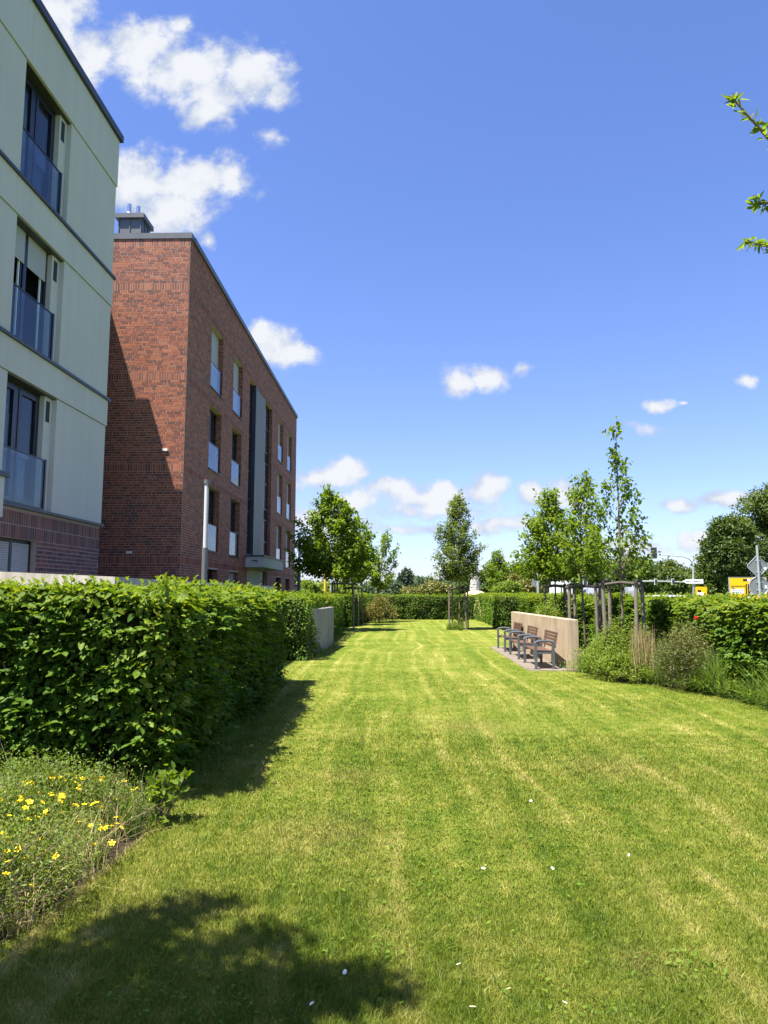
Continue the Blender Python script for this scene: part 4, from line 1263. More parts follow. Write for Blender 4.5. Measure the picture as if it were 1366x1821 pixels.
# tree on the right whose branch tips hang into the picture
def fruit_branches():
    base = (4.35, 4.6, 0)
    t = thing('fruit_tree', 'twigs of a fruit tree with narrow leaves hanging in at the upper right edge', 'tree', base)
    r = np.random.default_rng(41)
    tr = MB(); tr.tube([(0, 0, -.1), (-.05, -.02, 1.4), (-.2, -.05, 2.6), (-.35, -.1, 3.9), (-.4, -.1, 5.0)], [.10, .08, .07, .05, .03], 9); tr.build('trunk', m_bark, t, smooth=True)
    br = MB(); P, A = [], []
    def W(px, py, Y):
        rr = _fw + _rt * (px - CX_) / F_ + _up * (CY_ - py) / F_
        return np.array([0, 0, 1.75]) + rr * Y / rr[1] - np.array(base)
    limbs = [[(-.33, -.1, 3.6), W(1420, 300, 4.25), W(1366, 245, 4.1), W(1306, 178, 4.0)], [(-.3, -.08, 3.2), W(1430, 390, 4.3), W(1385, 360, 4.2), W(1346, 362, 4.15)],
             [(-.25, -.05, 2.9), W(1440, 470, 4.3), W(1375, 440, 4.1), W(1332, 430, 4.0)], [(-.38, -.1, 4.6), (-.4, -.3, 5.3), (-.5, -.5, 5.7)], [(-.35, -.1, 4.2), (.2, .5, 4.9), (.5, .9, 5.3)], [(-.3, 0, 3.8), (.4, -.2, 4.3), (.8, -.4, 4.6)], [(-.3, 0, 3.2), (.4, .4, 3.6), (.9, .6, 3.7)], [(-.36, -.1, 4.8), (0, .2, 5.5), (.1, .3, 5.9)]]
    for li, l in enumerate(limbs):
        l = [np.array(q, float) for q in l]
        n = len(l)
        br.tube([tuple(q) for q in l], [.014 * (1 - i / n) + .003 for i in range(n)], 6)
        cum = [0]
        for i in range(n - 1): cum.append(cum[-1] + np.linalg.norm(l[i + 1] - l[i]))
        c = int(cum[-1] * (105 if li < 3 else 80))
        for _ in range(c):
            s = r.uniform(.25, 1.03) * cum[-1]; s = min(s, cum[-1])
            k = max(i for i in range(n - 1) if cum[i] <= s + 1e-9); f = (s - cum[k]) / (cum[k + 1] - cum[k])
            q = l[k] + (l[k + 1] - l[k]) * f; d = norm(l[k + 1] - l[k])
            P.append(q + r.normal(0, .012, 3)); A.append(d * .5 + r.normal(0, .75, 3) + np.array([0, 0, -.15]))
    br.build('branches', m_bark, t, smooth=True)
    P, A = np.array(P), np.array(A); m = len(P)
    leaves_obj('crown', P, A, norm(np.array([0, 0, 1.]) + r.normal(0, .5, (m, 3))), .07 * r.uniform(.45, 1.2, m), .32, m_maple, t, True)
    fr = MB()
    for _ in range(26):
        k = r.integers(0, m); q = P[k] + r.normal(0, .02, 3)
        fr.tube([q + np.array([0, 0, .006]), q, q - np.array([0, 0, .012])], [.002, .007, .003], 6)
    fr.build('young_fruit', m_beam, t)


fruit_branches()

# ------------------------------------------------------------------ shrubs, flowers, long grass
def mound(name, label, c, rx, ry, h, mat, leaf, n, seed, cat='shrub', group=None, width=.5, spike=.3, stems=30, per=14, hexa=False):
    t = thing(name, label, cat, (c[0], c[1], 0), group)
    r = np.random.default_rng(seed)
    st = MB(); P, A = [], []; lump = sines(seed + 5, 9, 2.0, 5.5)
    k = max(12, n // per)
    for i in range(k):
        az = r.uniform(0, 6.283); e = r.uniform(0, 1) ** .7
        d = np.array([math.cos(az) * e * rx, math.sin(az) * e * ry, h * math.sqrt(max(.03, 1 - e ** 2.4)) * r.uniform(.72, 1.1)])
        d = d * (1 + .75 * float(lump(norm(d / np.array([rx, ry, h]))[None])[0])) * (1.25 if r.random() < .06 else 1)
        b = d * np.array([.25, .25, 0])
        if i < stems: st.tube([tuple(b), tuple(b * .5 + d * .5 + r.normal(0, .02, 3)), tuple(d)], [.006, .004, .0015], 4)
        s = r.uniform(.35, 1.05, per)[:, None] ** .6
        P.append(b + (d - b) * s + r.normal(0, .05 * (rx + h) , (per, 3)) * .6); A.append(np.tile(norm(d - b), (per, 1)))
    if st.V: st.build('stems', m_bark, t)
    P = np.concatenate(P); A = np.concatenate(A); m = len(P)
    P[:, 2] = np.abs(P[:, 2])
    A = norm(A * spike + r.normal(0, .7, (m, 3)) + np.array([0, 0, .15]))
    leaves_obj('foliage', P, A, norm(np.array([-.15, -.2, 1.0]) + r.normal(0, .5, (m, 3))), leaf * r.uniform(.6, 1.3, m), width, mat, t, hexa)
    return t


def flower_mesh(name, n, rad, pm, cm, cup=.25):
    me = MB()
    for k in range(n):
        a = 2 * math.pi * k / n
        def pt(f, w, z): return (math.cos(a + w) * f * rad, math.sin(a + w) * f * rad, z * rad)
        hw = math.pi / n * .92
        me.add([pt(.12, 0, .02), pt(.62, hw * .9, cup * .7), pt(1, hw * .35, cup), pt(1, -hw * .35, cup), pt(.62, -hw * .9, cup * .7)], [(0, 4, 3, 2, 1)])
    return me


pot = []
PG = 'yellow flowering cinquefoil bushes'
pot.append(mound('cinquefoil_bush', 'yellow flowering cinquefoil bush nearest the bottom left corner', (-2.50, 3.95), .74, .62, .36, m_pot_leaf, .024, 20000, 51, group=PG, stems=150, width=.45))
pot.append(mound('cinquefoil_bush', 'wide yellow flowering cinquefoil bush in the middle of the left foreground bed', (-2.56, 4.75), .82, .62, .38, m_pot_leaf, .024, 21000, 52, group=PG, stems=160, width=.45))
pot.append(mound('cinquefoil_bush', 'yellow flowering cinquefoil bush tucked against the foot of the near hedge', (-2.7, 5.45), .9, .55, .34, m_pot_leaf, .024, 20000, 53, group=PG, stems=150, width=.45))
fm = flower_mesh('flower', 5, .0185, None, None)
fme = bpy.data.meshes.new('flower'); fme.from_pydata(fm.V, [], fm.F); fme.materials.append(m_petal)
cm_ = MB(); cm_.tube([(0, 0, 0), (0, 0, .006), (0, 0, .009)], [.007, .006, .001], 8)
cme = bpy.data.meshes.new('flower_centre'); cme.from_pydata(cm_.V, [], cm_.F); cme.materials.append(m_flower_c)
for b_, (rx, ry, h) in zip(pot, ((.74, .62, .36), (.82, .62, .38), (.9, .55, .34))):
    for k in range(66):
        az = random.uniform(-2.3, 1.0); e = random.uniform(.1, .98)
        o = bpy.data.objects.new('flower', fme); COL.objects.link(o); o.parent = b_
        z = h * math.sqrt(max(.05, 1 - e ** 2.4)) * 1.02 + random.uniform(0.01, .05)
        o.location = (math.cos(az) * e * rx, math.sin(az) * e * ry, z)
        o.rotation_euler = (random.gauss(.35, .35), random.gauss(0, .35), random.uniform(0, 6)); s = random.uniform(.75, 1.25); o.scale = (s, s, s)
        c_ = bpy.data.objects.new('flower_centre', cme); COL.objects.link(c_); c_.parent = o


def grass_patch(name, label, cat, pts_fn, n, hmin, hmax, mat, seed, w=.006, kind='stuff', bend=.5):
    r = np.random.default_rng(seed)
    P = pts_fn(r, n); n = len(P)
    h = r.uniform(hmin, hmax, n); a = r.uniform(0, 6.283, n); ln = np.abs(r.normal(0, bend, n)); th = a + r.normal(1.57, .4, n)
    b = np.stack([P[:, 0], P[:, 1], np.full(n, -.005)], 1)
    le = np.stack([np.cos(a), np.sin(a), 0 * a], 1); wd = np.stack([np.cos(th), np.sin(th), 0 * a], 1) * (w * r.uniform(.6, 1.4, n))[:, None]
    up = np.array([0, 0, 1.])
    rows = []
    for s, k in ((0, 1.), (.4, .9), (.75, .6)):
        c = b + le * (h * ln * s * s)[:, None] + up * (h * s * (1 - .25 * ln * s))[:, None]
        rows += [c - wd * k * .5, c + wd * k * .5]
    rows.append(b + le * (h * ln)[:, None] + up * (h * (1 - .3 * ln))[:, None])
    V = np.stack(rows, 1)
    lo = ((np.arange(n) * 7)[:, None] + np.array([0, 1, 3, 2, 2, 3, 5, 4, 4, 5, 6])).ravel()
    o = link(name, fast_mesh(name, V.reshape(-1, 3), lo, np.tile([4, 4, 3], n)), mat)
    tag(o, label, cat)
    if kind: o['kind'] = kind
    return o


def region(x0, x1, y0, y1, cl=0, test=None):
    def f(r, n):
        if cl:
            c = np.stack([r.uniform(x0, x1, cl), r.uniform(y0, y1, cl)], 1)
            p = c[r.integers(0, cl, n)] + r.normal(0, .06, (n, 2))
        else: p = np.stack([r.uniform(x0, x1, n), r.uniform(y0, y1, n)], 1)
        if test is not None: p = p[test(p)]
        return p
    return f


grass_patch('long_grass', 'thin long grass growing through the yellow flowering bushes', 'grass', region(-3.4, -1.95, 3.5, 6.0, 60), 2600, .12, .42, m_longgrass, 61, .005)
grass_patch('dry_grass', 'dry straw blades among the yellow flowering bushes', 'grass', region(-3.2, -1.85, 3.5, 5.9, 70), 1800, .12, .45, m_straw, 62, .004, bend=.9)
ly = np.array(LEFT)
grass_patch('edge_grass', 'ragged grass fringe along the foot of the left hedge', 'grass', region(-2.35, -1.85, 5.9, 14.2, 0, lambda p: np.abs(p[:, 0] - np.interp(p[:, 1], ly[:, 0], ly[:, 1])) < .12), 5000, .05, .22, m_longgrass, 63, .006)
bedtest = lambda p: p[:, 0] > np.interp(p[:, 1], [9, 12, 13.7, 15.5, 16.3], [5.7, 5.5, 4.9, 4.05, 3.98]) - .02
grass_patch('long_grass', 'tall soft green grass at the front of the right hand planting bed', 'grass', region(3.95, 5.9, 10.2, 16.3, 150, bedtest), 30000, .12, .5, m_longgrass, 64, .013, bend=1.0)
grass_patch('long_grass', 'low grass along the foot of the benches, wall and paving', 'grass', region(3.6, 4.3, 15.6, 23.5, 0, lambda p: p[:, 0] > 4.1 - .045 * (p[:, 1] - 16.4)), 3000, .1, .4, m_longgrass, 65, .011)
grass_patch('edge_grass', 'grass tufts at the foot of the grey slab and the left tree stakes', 'grass', region(-3.2, -1.9, 18.2, 34, 0, lambda p: np.abs(p[:, 0] - np.interp(p[:, 1], [18, 23.5, 24, 34], [-2.3, -2.12, -2.5, -2.6])) < .1), 3500, .06, .22, m_longgrass, 66, .012)
grass_patch('edge_grass', 'grass tufts round the stakes of the cone shaped tree', 'grass', region(2.2, 3.4, 33.2, 34.4, 9), 900, .1, .45, m_longgrass, 67, .014)
grass_patch('straw_grass', 'clump of tall dry straw stems in front of the nearest stake frame', 'grass', region(4.55, 4.95, 14.1, 14.6, 9), 320, .6, 1.25, m_straw, 68, .010, kind=None, bend=.12)
grass_patch('wild_grass', 'tall loose wild grass standing between the shrubs of the right hand bed', 'grass', region(4.1, 6.0, 10.5, 16.2, 90, bedtest), 9000, .35, .95, m_longgrass, 69, .010, bend=.45)
SG = 'shrubs in the right hand bed'
mound('green_shrub', 'bright green feathery shrub beside the near end of the sand coloured wall', (4.38, 14.95), .72, .6, 1.0, m_spiraea, .05, 11000, 71, group=SG, width=.4)
mound('olive_shrub', 'olive brown twiggy shrub in front of the right hedge under the red bloom', (5.25, 13.25), .68, .62, .98, m_olive, .042, 9000, 72, group=SG, width=.42, stems=120)
mound('green_shrub', 'low fresh green shrub between the straw clump and the lawn', (4.45, 14.35), .55, .45, .5, m_spiraea, .05, 6000, 73, group=SG, width=.5)
mound('green_shrub', 'light green shrub peeping over the far end of the sand coloured wall', (4.7, 23.4), .6, .8, 1.4, m_spiraea, .07, 6000, 74, group=SG, width=.5)
mound('green_shrub', 'young bright green shoots among the stakes of the cone shaped tree', (2.95, 34.1), .35, .3, 1.0, m_hedge_y, .09, 420, 75, width=.5)
mound('round_bush', 'round yellow-green bush at the foot of the far left maple', (-1.15, 41.2), .85, .8, 1.28, m_broom, .10, 9000, 76, width=.45)
mound('seedling', 'broad leaved hedge seedling at the front corner of the near hedge', (-1.86, 5.62), .22, .22, .62, m_hedge_y, .075, 170, 77, cat='plant', width=.62, per=8, hexa=True)
rs = thing('red_rose', 'single red bloom standing above the olive brown shrub', 'flower', (5.42, 13.2, 0))
m = MB(); m.tube([(0, 0, .3), (.02, 0, .9), (0, 0, 1.25)], [.006, .005, .004], 5); m.build('stem', m_longgrass, rs)
m = MB()
for ring, (n_, rad, zc, tilt) in enumerate(((5, .052, 1.245, .5), (5, .042, 1.26, 1.0), (4, .028, 1.268, 1.5))):
    for k in range(n_):
        a = 2 * math.pi * (k + .4 * ring) / n_
        def pt(f, w): return (math.cos(a + w) * rad * f, math.sin(a + w) * rad * f, zc + rad * f * f * tilt)
        m.add([pt(.1, 0), pt(.7, .75), pt(1.05, .4), pt(1.05, -.4), pt(.7, -.75)], [(0, 4, 3, 2, 1)])
m.build('bloom', m_rose, rs)

# daisies and flat weeds in the lawn
dm = flower_mesh('petals', 11, .013, None, None, .1)
dme = bpy.data.meshes.new('petals'); dme.from_pydata(dm.V, [], dm.F); dme.materials.append(m_daisy)
dst = MB(); dst.tube([(0, 0, -.05), (0, 0, 0)], .0012, 4); dse = bpy.data.meshes.new('stem'); dse.from_pydata(dst.V, [], dst.F); dse.materials.append(m_longgrass)
dcm = MB(); dcm.tube([(0, 0, 0), (0, 0, .003)], [.004, .002], 7); dce = bpy.data.meshes.new('flower_centre'); dce.from_pydata(dcm.V, [], dcm.F); dce.materials.append(m_petal)
DAISY_LABELS = ['largest white daisy in the lawn, at the bottom edge of the photo', 'white daisy right of the largest one, near the bottom edge', 'small white daisy furthest right of the four at the bottom edge', 'white daisy standing just behind the largest one in the sunlit grass', 'white daisy inside the tree shadow near the bottom edge', 'white daisy at the right tip of the tree shadow', 'left one of a close pair of white daisies in the middle foreground', 'white daisy alone to the right of the close pair, same distance', 'fainter right one of a close pair of white daisies in the middle foreground', 'white daisy in the centre of the lawn beyond the close pair', 'white daisy nearest to the right edge of the lawn foreground', 'tiny white daisy furthest from the camera, right of centre']
for dl, (x, y, s) in zip(DAISY_LABELS, ((.30, 3.16, 1.2), (.47, 3.3, 1), (.69, 3.2, .9), (.27, 3.5, 1), (-.37, 3.17, .9), (-.25, 3.42, .9), (.52, 4.65, 1.), (.95, 4.66, .9), (.54, 4.7, .8), (.15, 5.6, .9), (1.5, 4.9, .8), (1.08, 6.1, .9))):
    d = thing('daisy', dl, 'flower', (x, y, .042), 'white daisies in the near lawn')
    d.rotation_euler = (random.gauss(.4, .2), random.gauss(0, .2), random.uniform(0, 6)); d.scale = (s, s, s)
    for nm, me in (('petals', dme), ('stem', dse), ('flower_centre', dce)):
        o = bpy.data.objects.new(nm, me); COL.objects.link(o); o.parent = d
r = np.random.default_rng(81)
P, A = [], []
for (x, y, rad, n) in ((1.33, 3.55, .12, 110), (-.75, 3.25, .2, 160), (-1.1, 3.3, .14, 110), (.05, 4.6, .35, 240), (.8, 5.0, .4, 220), (.75, 3.15, .2, 140), (-.1, 3.75, .2, 140), (1.5, 6.2, .5, 240), (2.3, 5.2, .4, 150), (-.3, 6.3, .5, 200), (3.0, 8, .6, 200), (.6, 7.8, .6, 220)):
    q = np.stack([x + r.normal(0, rad, n), y + r.normal(0, rad, n), r.uniform(.006, .03, n)], 1); P.append(q)
P = np.concatenate(P); m_ = len(P)
o = leaves_obj('clover', P, norm(r.normal(0, 1, (m_, 3)) * np.array([1, 1, .35])), norm(np.array([0, 0, 1.]) + r.normal(0, .3, (m_, 3))), r.uniform(.014, .036, m_), .55, m_weed, None, True)
stuff(tag(o, 'flat clover and weed leaves spread through the near lawn', 'weeds'))

# ------------------------------------------------------------------ beyond the hedges: right side
def W(px, py, Y):
    rr = _fw + _rt * (px - CX_) / F_ + _up * (CY_ - py) / F_
    q = np.array([0, 0, 1.75]) + rr * Y / rr[1]
    return float(q[0]), float(q[1]), float(q[2])


# back of traffic signs on one post
x, y, z = W(1349, 1007, 18.5)
st = thing('traffic_sign', 'backs of a diamond and a round traffic sign on one steel post', 'traffic sign', (x, y, 0))
m = MB(); m.tube([(0, 0, 0), (-.01, 0, 2.95)], .03, 12); m.build('post', m_steel, st)
def plate(name, outline, zc, parent, yb=.04):
    n = len(outline)
    m = MB(); m.add([(u, yb, zc + v) for u, v in outline] + [(u, yb + .018, zc + v) for u, v in outline], [tuple(range(n)), tuple(range(n, 2 * n))[::-1]] + [(i, n + i, n + (i + 1) % n, (i + 1) % n) for i in range(n)])
    o = m.build(name, m_signback, parent)
    rim = MB()
    for i in range(n):
        a, b = outline[i], outline[(i + 1) % n]
        rim.tube([(a[0], yb - .002, zc + a[1]), (b[0], yb - .002, zc + b[1])], .009, 5)
    rim.build('rim', m_steel, o)
    return o
zd = z
dia = []
for (u, v) in ((0, -.29), (.29, 0), (0, .29), (-.29, 0)):
    for k in (-1, 1):
        if u == 0: dia.append((k * .03 * (1 if v < 0 else -1), v - math.copysign(.03, v)))
        else: dia.append((u - math.copysign(.03, u), k * .03 * (1 if u > 0 else -1)))
d1 = plate('diamond_plate', dia, zd, st)
m = MB(); m.box(.155, .032, zd - .085, .215, .039, zd - .025); m.build('sticker', m_white, d1)
zr = W(1350, 1042.5, 18.5)[2]
d2 = plate('round_plate', [(.24 * math.cos(a), .24 * math.sin(a)) for a in np.linspace(0, 2 * math.pi, 29)[:-1]], zr, st)
m = MB(); m.box(.15, .032, zr - .06, .21, .039, zr + .02); m.build('sticker', m_white, d2)
m = MB()
for zz in (zd + .15, zd - .15, zr + .1, zr - .1): m.box(-.05, -.01, zz - .012, .05, .04, zz + .012)
m.build('clamps', m_steel, st)

# yellow direction boards
YB = 54.
x0, _, zt = W(1296.5, 1027, YB); x1 = W(1362, 1027, YB)[0]; zb = W(1296, 1072, YB)[2]
ybd = thing('direction_board', 'large yellow direction board with white box and arrows behind the right hedge', 'road sign', ((x0 + x1) / 2, YB, 0), 'yellow direction boards by the road')
BOY = ((x0 + x1) / 2, YB, 0)
m = MB(); m.box(x0, YB, zb, x1, YB + .05, zt); m.build('panel', m_yellow, ybd, BOY)
m = MB()
m.box(x0 - .03, YB - .012, zb, x0 + .01, YB + .06, zt + .03); m.box(x1 - .01, YB - .012, zb, x1 + .03, YB + .06, zt + .03); m.box(x0 + .01, YB - .012, zt, x1 - .01, YB + .06, zt + .03)
m.build('edge', m_steel, ybd, BOY)
m = MB()
for x in (x0 + .5, x1 - .5): m.tube([(x, YB + .15, 0), (x, YB + .15, zt)], .07, 8)
m.build('posts', m_steel, ybd, BOY)
def rect(px0, py0, px1, py1, Y, mb, off=.004):
    a = W(px0, py1, Y - off); b = W(px1, py0, Y - off)
    mb.box(a[0], Y - off - .004, a[2], b[0], Y - off, b[2])
m = MB(); rect(1300.2, 1047.2, 1323, 1055.4, YB, m); wbx = m.build('white_box', m_white, ybd, BOY)
m = MB()
def dashes(px0, px1, py, h, seed, gap=.7, Y=YB, off=.010):
    rr = random.Random(seed); x = px0
    while x < px1:
        w = rr.uniform(.5, 1.1)
        rect(x, py - h * rr.uniform(.8, 1.1), min(x + w, px1), py, Y, m, off)
        x += w + (gap * .35 if rr.random() < .8 else gap * 1.6)
dashes(1300.4, 1325, 1042.8, 1.3, 1); dashes(1300.4, 1307, 1046, 1.1, 2)
dashes(1302, 1321.5, 1049.8, 1.1, 3); dashes(1301.5, 1320, 1053.6, 1.1, 4)
rect(1327, 1039.5, 1328.2, 1062, YB, m); rect(1331, 1039.5, 1332.2, 1062, YB, m)
for xx in (1327.6, 1331.6):
    a = W(xx - 1.3, 1039.8, YB - .01); b = W(xx + 1.3, 1039.8, YB - .01); c = W(xx, 1037.6, YB - .01); m.add([(a[0], YB - .012, a[2]), (b[0], YB - .012, b[2]), (c[0], YB - .012, c[2])], [(0, 1, 2)])
m.build('lettering', m_black, ybd, BOY)
m = MB(); rect(1321.5, 1029.6, 1329, 1033.4, YB, m); m.build('pictogram', m_black, ybd, BOY)
m = MB(); rect(1329.2, 1029.4, 1338.5, 1033.6, YB, m); pk = m.build('pictogram_field', m_white, ybd, BOY)
m = MB(); rect(1334.3, 1029.8, 1338, 1033.2, YB, m, .009); m.build('pictogram', m_red, ybd, BOY)
# warning triangle on its own post in front of the board
tx, ty, tz = W(1336.5, 1055, 45)
tg = thing('warning_sign', 'dark rimmed triangular sign with a white plate in front of the yellow direction board', 'traffic sign', (tx, ty, 0))
m = MB(); m.tube([(0, .04, 0), (0, .04, tz + .15)], .03, 8); m.build('post', m_steel, tg)
m = MB(); m.add([(-.24, 0, tz - .16), (.24, 0, tz - .16), (0, 0, tz + .26), (-.24, .02, tz - .16), (.24, .02, tz - .16), (0, .02, tz + .26)], [(0, 1, 2), (5, 4, 3), (0, 3, 4, 1), (1, 4, 5, 2), (2, 5, 3, 0)]); tp = m.build('triangle', m_black, tg)
m = MB(); m.add([(-.15, -.004, tz - .115), (.15, -.004, tz - .115), (0, -.004, tz + .15)], [(0, 1, 2)]); m.build('triangle_field', m_stone, tp)
m = MB(); m.box(-.2, 0, tz - .36, .2, .02, tz - .2); m.build('plate', m_white, tg)
# second yellow board
x0, _, zt = W(1237, 1043.5, 57); x1 = W(1257, 1043.5, 57)[0]; zb = W(1237, 1066, 57)[2]
yb2 = thing('direction_board', 'small yellow board partly hidden by tree leaves right of the traffic light post', 'road sign', ((x0 + x1) / 2, 57, 0), 'yellow direction boards by the road')
o2 = ((x0 + x1) / 2, 57, 0)
m = MB(); m.box(x0, 57, zb, x1, 57.05, zt); m.build('panel', m_yellow, yb2, o2)
m = MB(); rect(1241, 1053.5, 1252, 1058.5, 57, m); m.build('white_box', m_white, yb2, o2)
m = MB(); rect(1241, 1049, 1247, 1053, 57, m); rect(1252.4, 1055, 1254.3, 1058.3, 57, m); m.build('pictogram', m_black, yb2, o2)
m = MB(); m.tube([((x0 + x1) / 2, 57.1, 0), ((x0 + x1) / 2, 57.1, zt)], .06, 8); m.build('post', m_steel, yb2, o2)


def signal_head(parent, x, y, z, org, h=.95, w=.3):
    m = MB(); m.bbox(x - w / 2, y - .1, z - h / 2, x + w / 2, y + .1, z + h / 2, .04); hd = m.build('signal_head', m_anthr, parent, org)
    m = MB()
    for k in (-1, 0, 1):
        zz = z + k * h * .31
        pts = [(x + .11 * math.cos(a), zz + .11 * math.sin(a)) for a in np.linspace(0, math.pi, 8)]
        for q in range(7): m.quad((pts[q][0], y + .1, pts[q][1]), (pts[q][0], y + .28, pts[q][1]), (pts[q + 1][0], y + .28, pts[q + 1][1]), (pts[q + 1][0], y + .1, pts[q + 1][1]))
    m.build('visor', m_anthr, hd, org)
    return hd


YT = 60.
bx = W(1234, 1060, YT)[0]; pz = W(1233, 1008, YT)[2]
tl = thing('traffic_light_mast', 'traffic light on a curved mast arm with a white arrow sign on its post', 'traffic light', (bx, YT, 0))
TO = (bx, YT, 0)
arm = [(bx, YT, 0), (bx, YT, 2.4), W(1233, 1010, YT), W(1231, 1000, YT), W(1226, 994, YT), W(1217, 990.3, YT), W(1205, 989, YT), W(1185, 987.2, YT), W(1160, 985.8, YT)]
m = MB(); m.tube(arm, [.09, .085, .075, .065, .06, .055, .05, .045, .04], 10); m.build('mast', m_steel, tl, TO, smooth=True)
for pxx in (1160.3, 1165.6):
    q = W(pxx, 983.5, YT); signal_head(tl, q[0], YT - .02, q[2], TO, .92, .21)
m = MB()
for (u, v) in ((1173, 981.5), (1173, 986.5), (1230, 1005)):
    q = W(u, v, YT); m.box(q[0] - .09, YT - .06, q[2] - .05, q[0] + .09, YT + .06, q[2] + .06)
m.build('detector', m_anthr, tl, TO)
a = W(1250.5, 1030.2, YT - .12); b = W(1221, 1037.8, YT - .12); c = W(1214.3, 1034, YT - .12)
m = MB(); ol = [(a[0], b[2]), (a[0], a[2]), (b[0], a[2]), (c[0], c[2]), (b[0], b[2])]
m.add([(u, YT - .15, v) for u, v in ol] + [(u, YT - .11, v) for u, v in ol], [(0, 1, 2, 3, 4)[::-1], (5, 6, 7, 8, 9)] + [(i, 5 + i, 5 + (i + 1) % 5, (i + 1) % 5) for i in range(5)])
ar = m.build('arrow_sign', m_white, tl, TO)
m = MB(); dashes(1220.5, 1229.5, 1035, 1.5, 7, .7, YT - .145, .008); dashes(1233.5, 1247.5, 1035, 1.5, 8, .7, YT - .145, .008); m.build('lettering', m_black, ar, TO)
# farther gantry arm
YG = 118.
gx = W(1125, 1060, YG)[0]
gt = thing('signal_gantry', 'long horizontal signal arm seen across the woods left of the white arrow sign', 'traffic light', (gx, YG, 0))
GO = (gx, YG, 0)
m = MB(); m.tube([(gx, YG, 0), W(1125.5, 1043, YG), W(1127, 1037, YG), W(1133, 1034, YG), W(1165, 1033.6, YG), W(1192, 1034.2, YG), W(1215, 1035.4, YG)], [.15, .14, .14, .13, .12, .1, .09], 8); m.build('mast', m_steel, gt, GO)
for u in (1166, 1196.5):
    q = W(u, 1034.6, YG); hd = signal_head(gt, q[0], YG - .2, q[2], GO, .85, .32)
    m = MB(); m.box(q[0] - .24, YG - .09, q[2] - .5, q[0] + .24, YG - .07, q[2] + .5); m.build('backing_board', m_white, hd, GO)
m = MB()
for u in (1158.5, 1188, 1191): q = W(u, 1033, YG); m.tube([(q[0], YG, q[2] - .2), (q[0], YG, q[2] + (.85 if u == 1188 else .3))], .04, 6)
m.build('bracket', m_steel, gt, GO)
# nearer mast behind the benches
YM = 38.5
q = W(957, 1058, YM)
ms = thing('traffic_light_mast', 'plain steel signal post rising behind the leafy tree by the benches', 'traffic light', (q[0], YM, 0)); MO = (q[0], YM, 0)
zt = W(955, 934, YM)[2]
m = MB(); m.tube([(q[0], YM, 0), (q[0], YM, zt + .2)], [.075, .055], 10); m.build('post', m_steel, ms, MO)
hh = W(950, 938, YM); signal_head(ms, hh[0], YM, hh[2], MO, .9, .24)
a = W(946.5, 1043, YM); b = W(955, 1021, YM); m = MB(); m.box(a[0], YM + .05, a[2], b[0], YM + .08, b[2]); m.build('sign_back', m_signback, ms, MO)
for (px, label) in ((1102, 'signal post whose twin dark heads show inside the tallest sparse tree'), (1042.5, 'low signal head with a white rim showing between the tree stakes')):
    Yq = 62 if px > 1080 else 66
    q = W(px, 983 if px > 1080 else 1033, Yq)
    ms = thing('traffic_light', label, 'traffic light', (q[0], Yq, 0)); MO = (q[0], Yq, 0)
    m = MB(); m.tube([(q[0] + .1, Yq, 0), (q[0] + .1, Yq, q[2] + .5)], .05, 8); m.build('post', m_steel, ms, MO)
    hd = signal_head(ms, q[0] - .12, Yq, q[2], MO, .9, .22)
    if px > 1080: signal_head(ms, q[0] + .28, Yq, q[2], MO, .9, .22)
    else: m = MB(); m.box(q[0] - .28, Yq + .12, q[2] - .5, q[0] + .04, Yq + .14, q[2] + .5); m.build('backing_board', m_white, hd, MO)


def car(px, Y, mat, label, L=4.3, van=False):
    x = W(px, 1060, Y)[0]
    t = thing('van' if van else 'car', label, 'van' if van else 'car', (x, Y, 0), None if van else 'cars waiting on the road behind the right hedge')
    if van: prof = [(-L / 2, .35), (-L / 2, 1.9), (-L / 2 + .1, 2.35), (L / 2 - 1.3, 2.4), (L / 2 - .75, 1.35), (L / 2 - .05, 1.1), (L / 2, .35)]
    else: prof = [(-L / 2, .32), (-L / 2, .85), (-L / 2 + .12, .98), (-L / 2 + .75, 1.42), (-L / 2 + 1.2, 1.5), (.25, 1.5), (.95, 1.05), (L / 2 - .3, .9), (L / 2, .7), (L / 2, .32)]
    hw = .86; n = len(prof)
    vs = []
    for s in (-1, 1):
        for (u, v) in prof: vs.append((u, s * (hw - max(0, v - .95) * .22), v))
    m = MB(); m.add(vs, [tuple(range(n)), tuple(range(n, 2 * n))[::-1]] + [(i, n + i, n + (i + 1) % n, (i + 1) % n) for i in range(n)])
    m.build('body', mat, t)
    for s in (-1, 1):
        win = [(-L / 2 + .55, 1.02), (-L / 2 + .9, 1.38), (.2, 1.41), (.75, 1.06)] if not van else [(L / 2 - 2.3, 1.4), (L / 2 - 2.3, 2.1), (L / 2 - 1.45, 2.1), (L / 2 - 1.05, 1.4)]
        m = MB(); m.add([(u, s * (hw - max(0, v - .95) * .22 + .006), v) for u, v in win], [(0, 1, 2, 3) if s > 0 else (3, 2, 1, 0)]); m.build('window', m_carglass, t)
        for u in (-L / 2 + .8, L / 2 - .85):
            m = MB(); m.tube([(u, s * (hw - .18), .33), (u, s * (hw + .02), .33)], .33, 16); wh = m.build('wheel', m_tyre, t)
            m = MB(); m.tube([(u, s * (hw + .02), .33), (u, s * (hw + .03), .33)], .2, 12); m.build('rim', m_steel, wh)
    m = MB()
    for s in (-1, 1): m.box(L / 2 - .05, s * .62 - .15, .62 if not van else .9, L / 2 + .012, s * .62 + .15, .76 if not van else 1.05)
    m.build('headlights', m_lamp_tube, t)
    return t


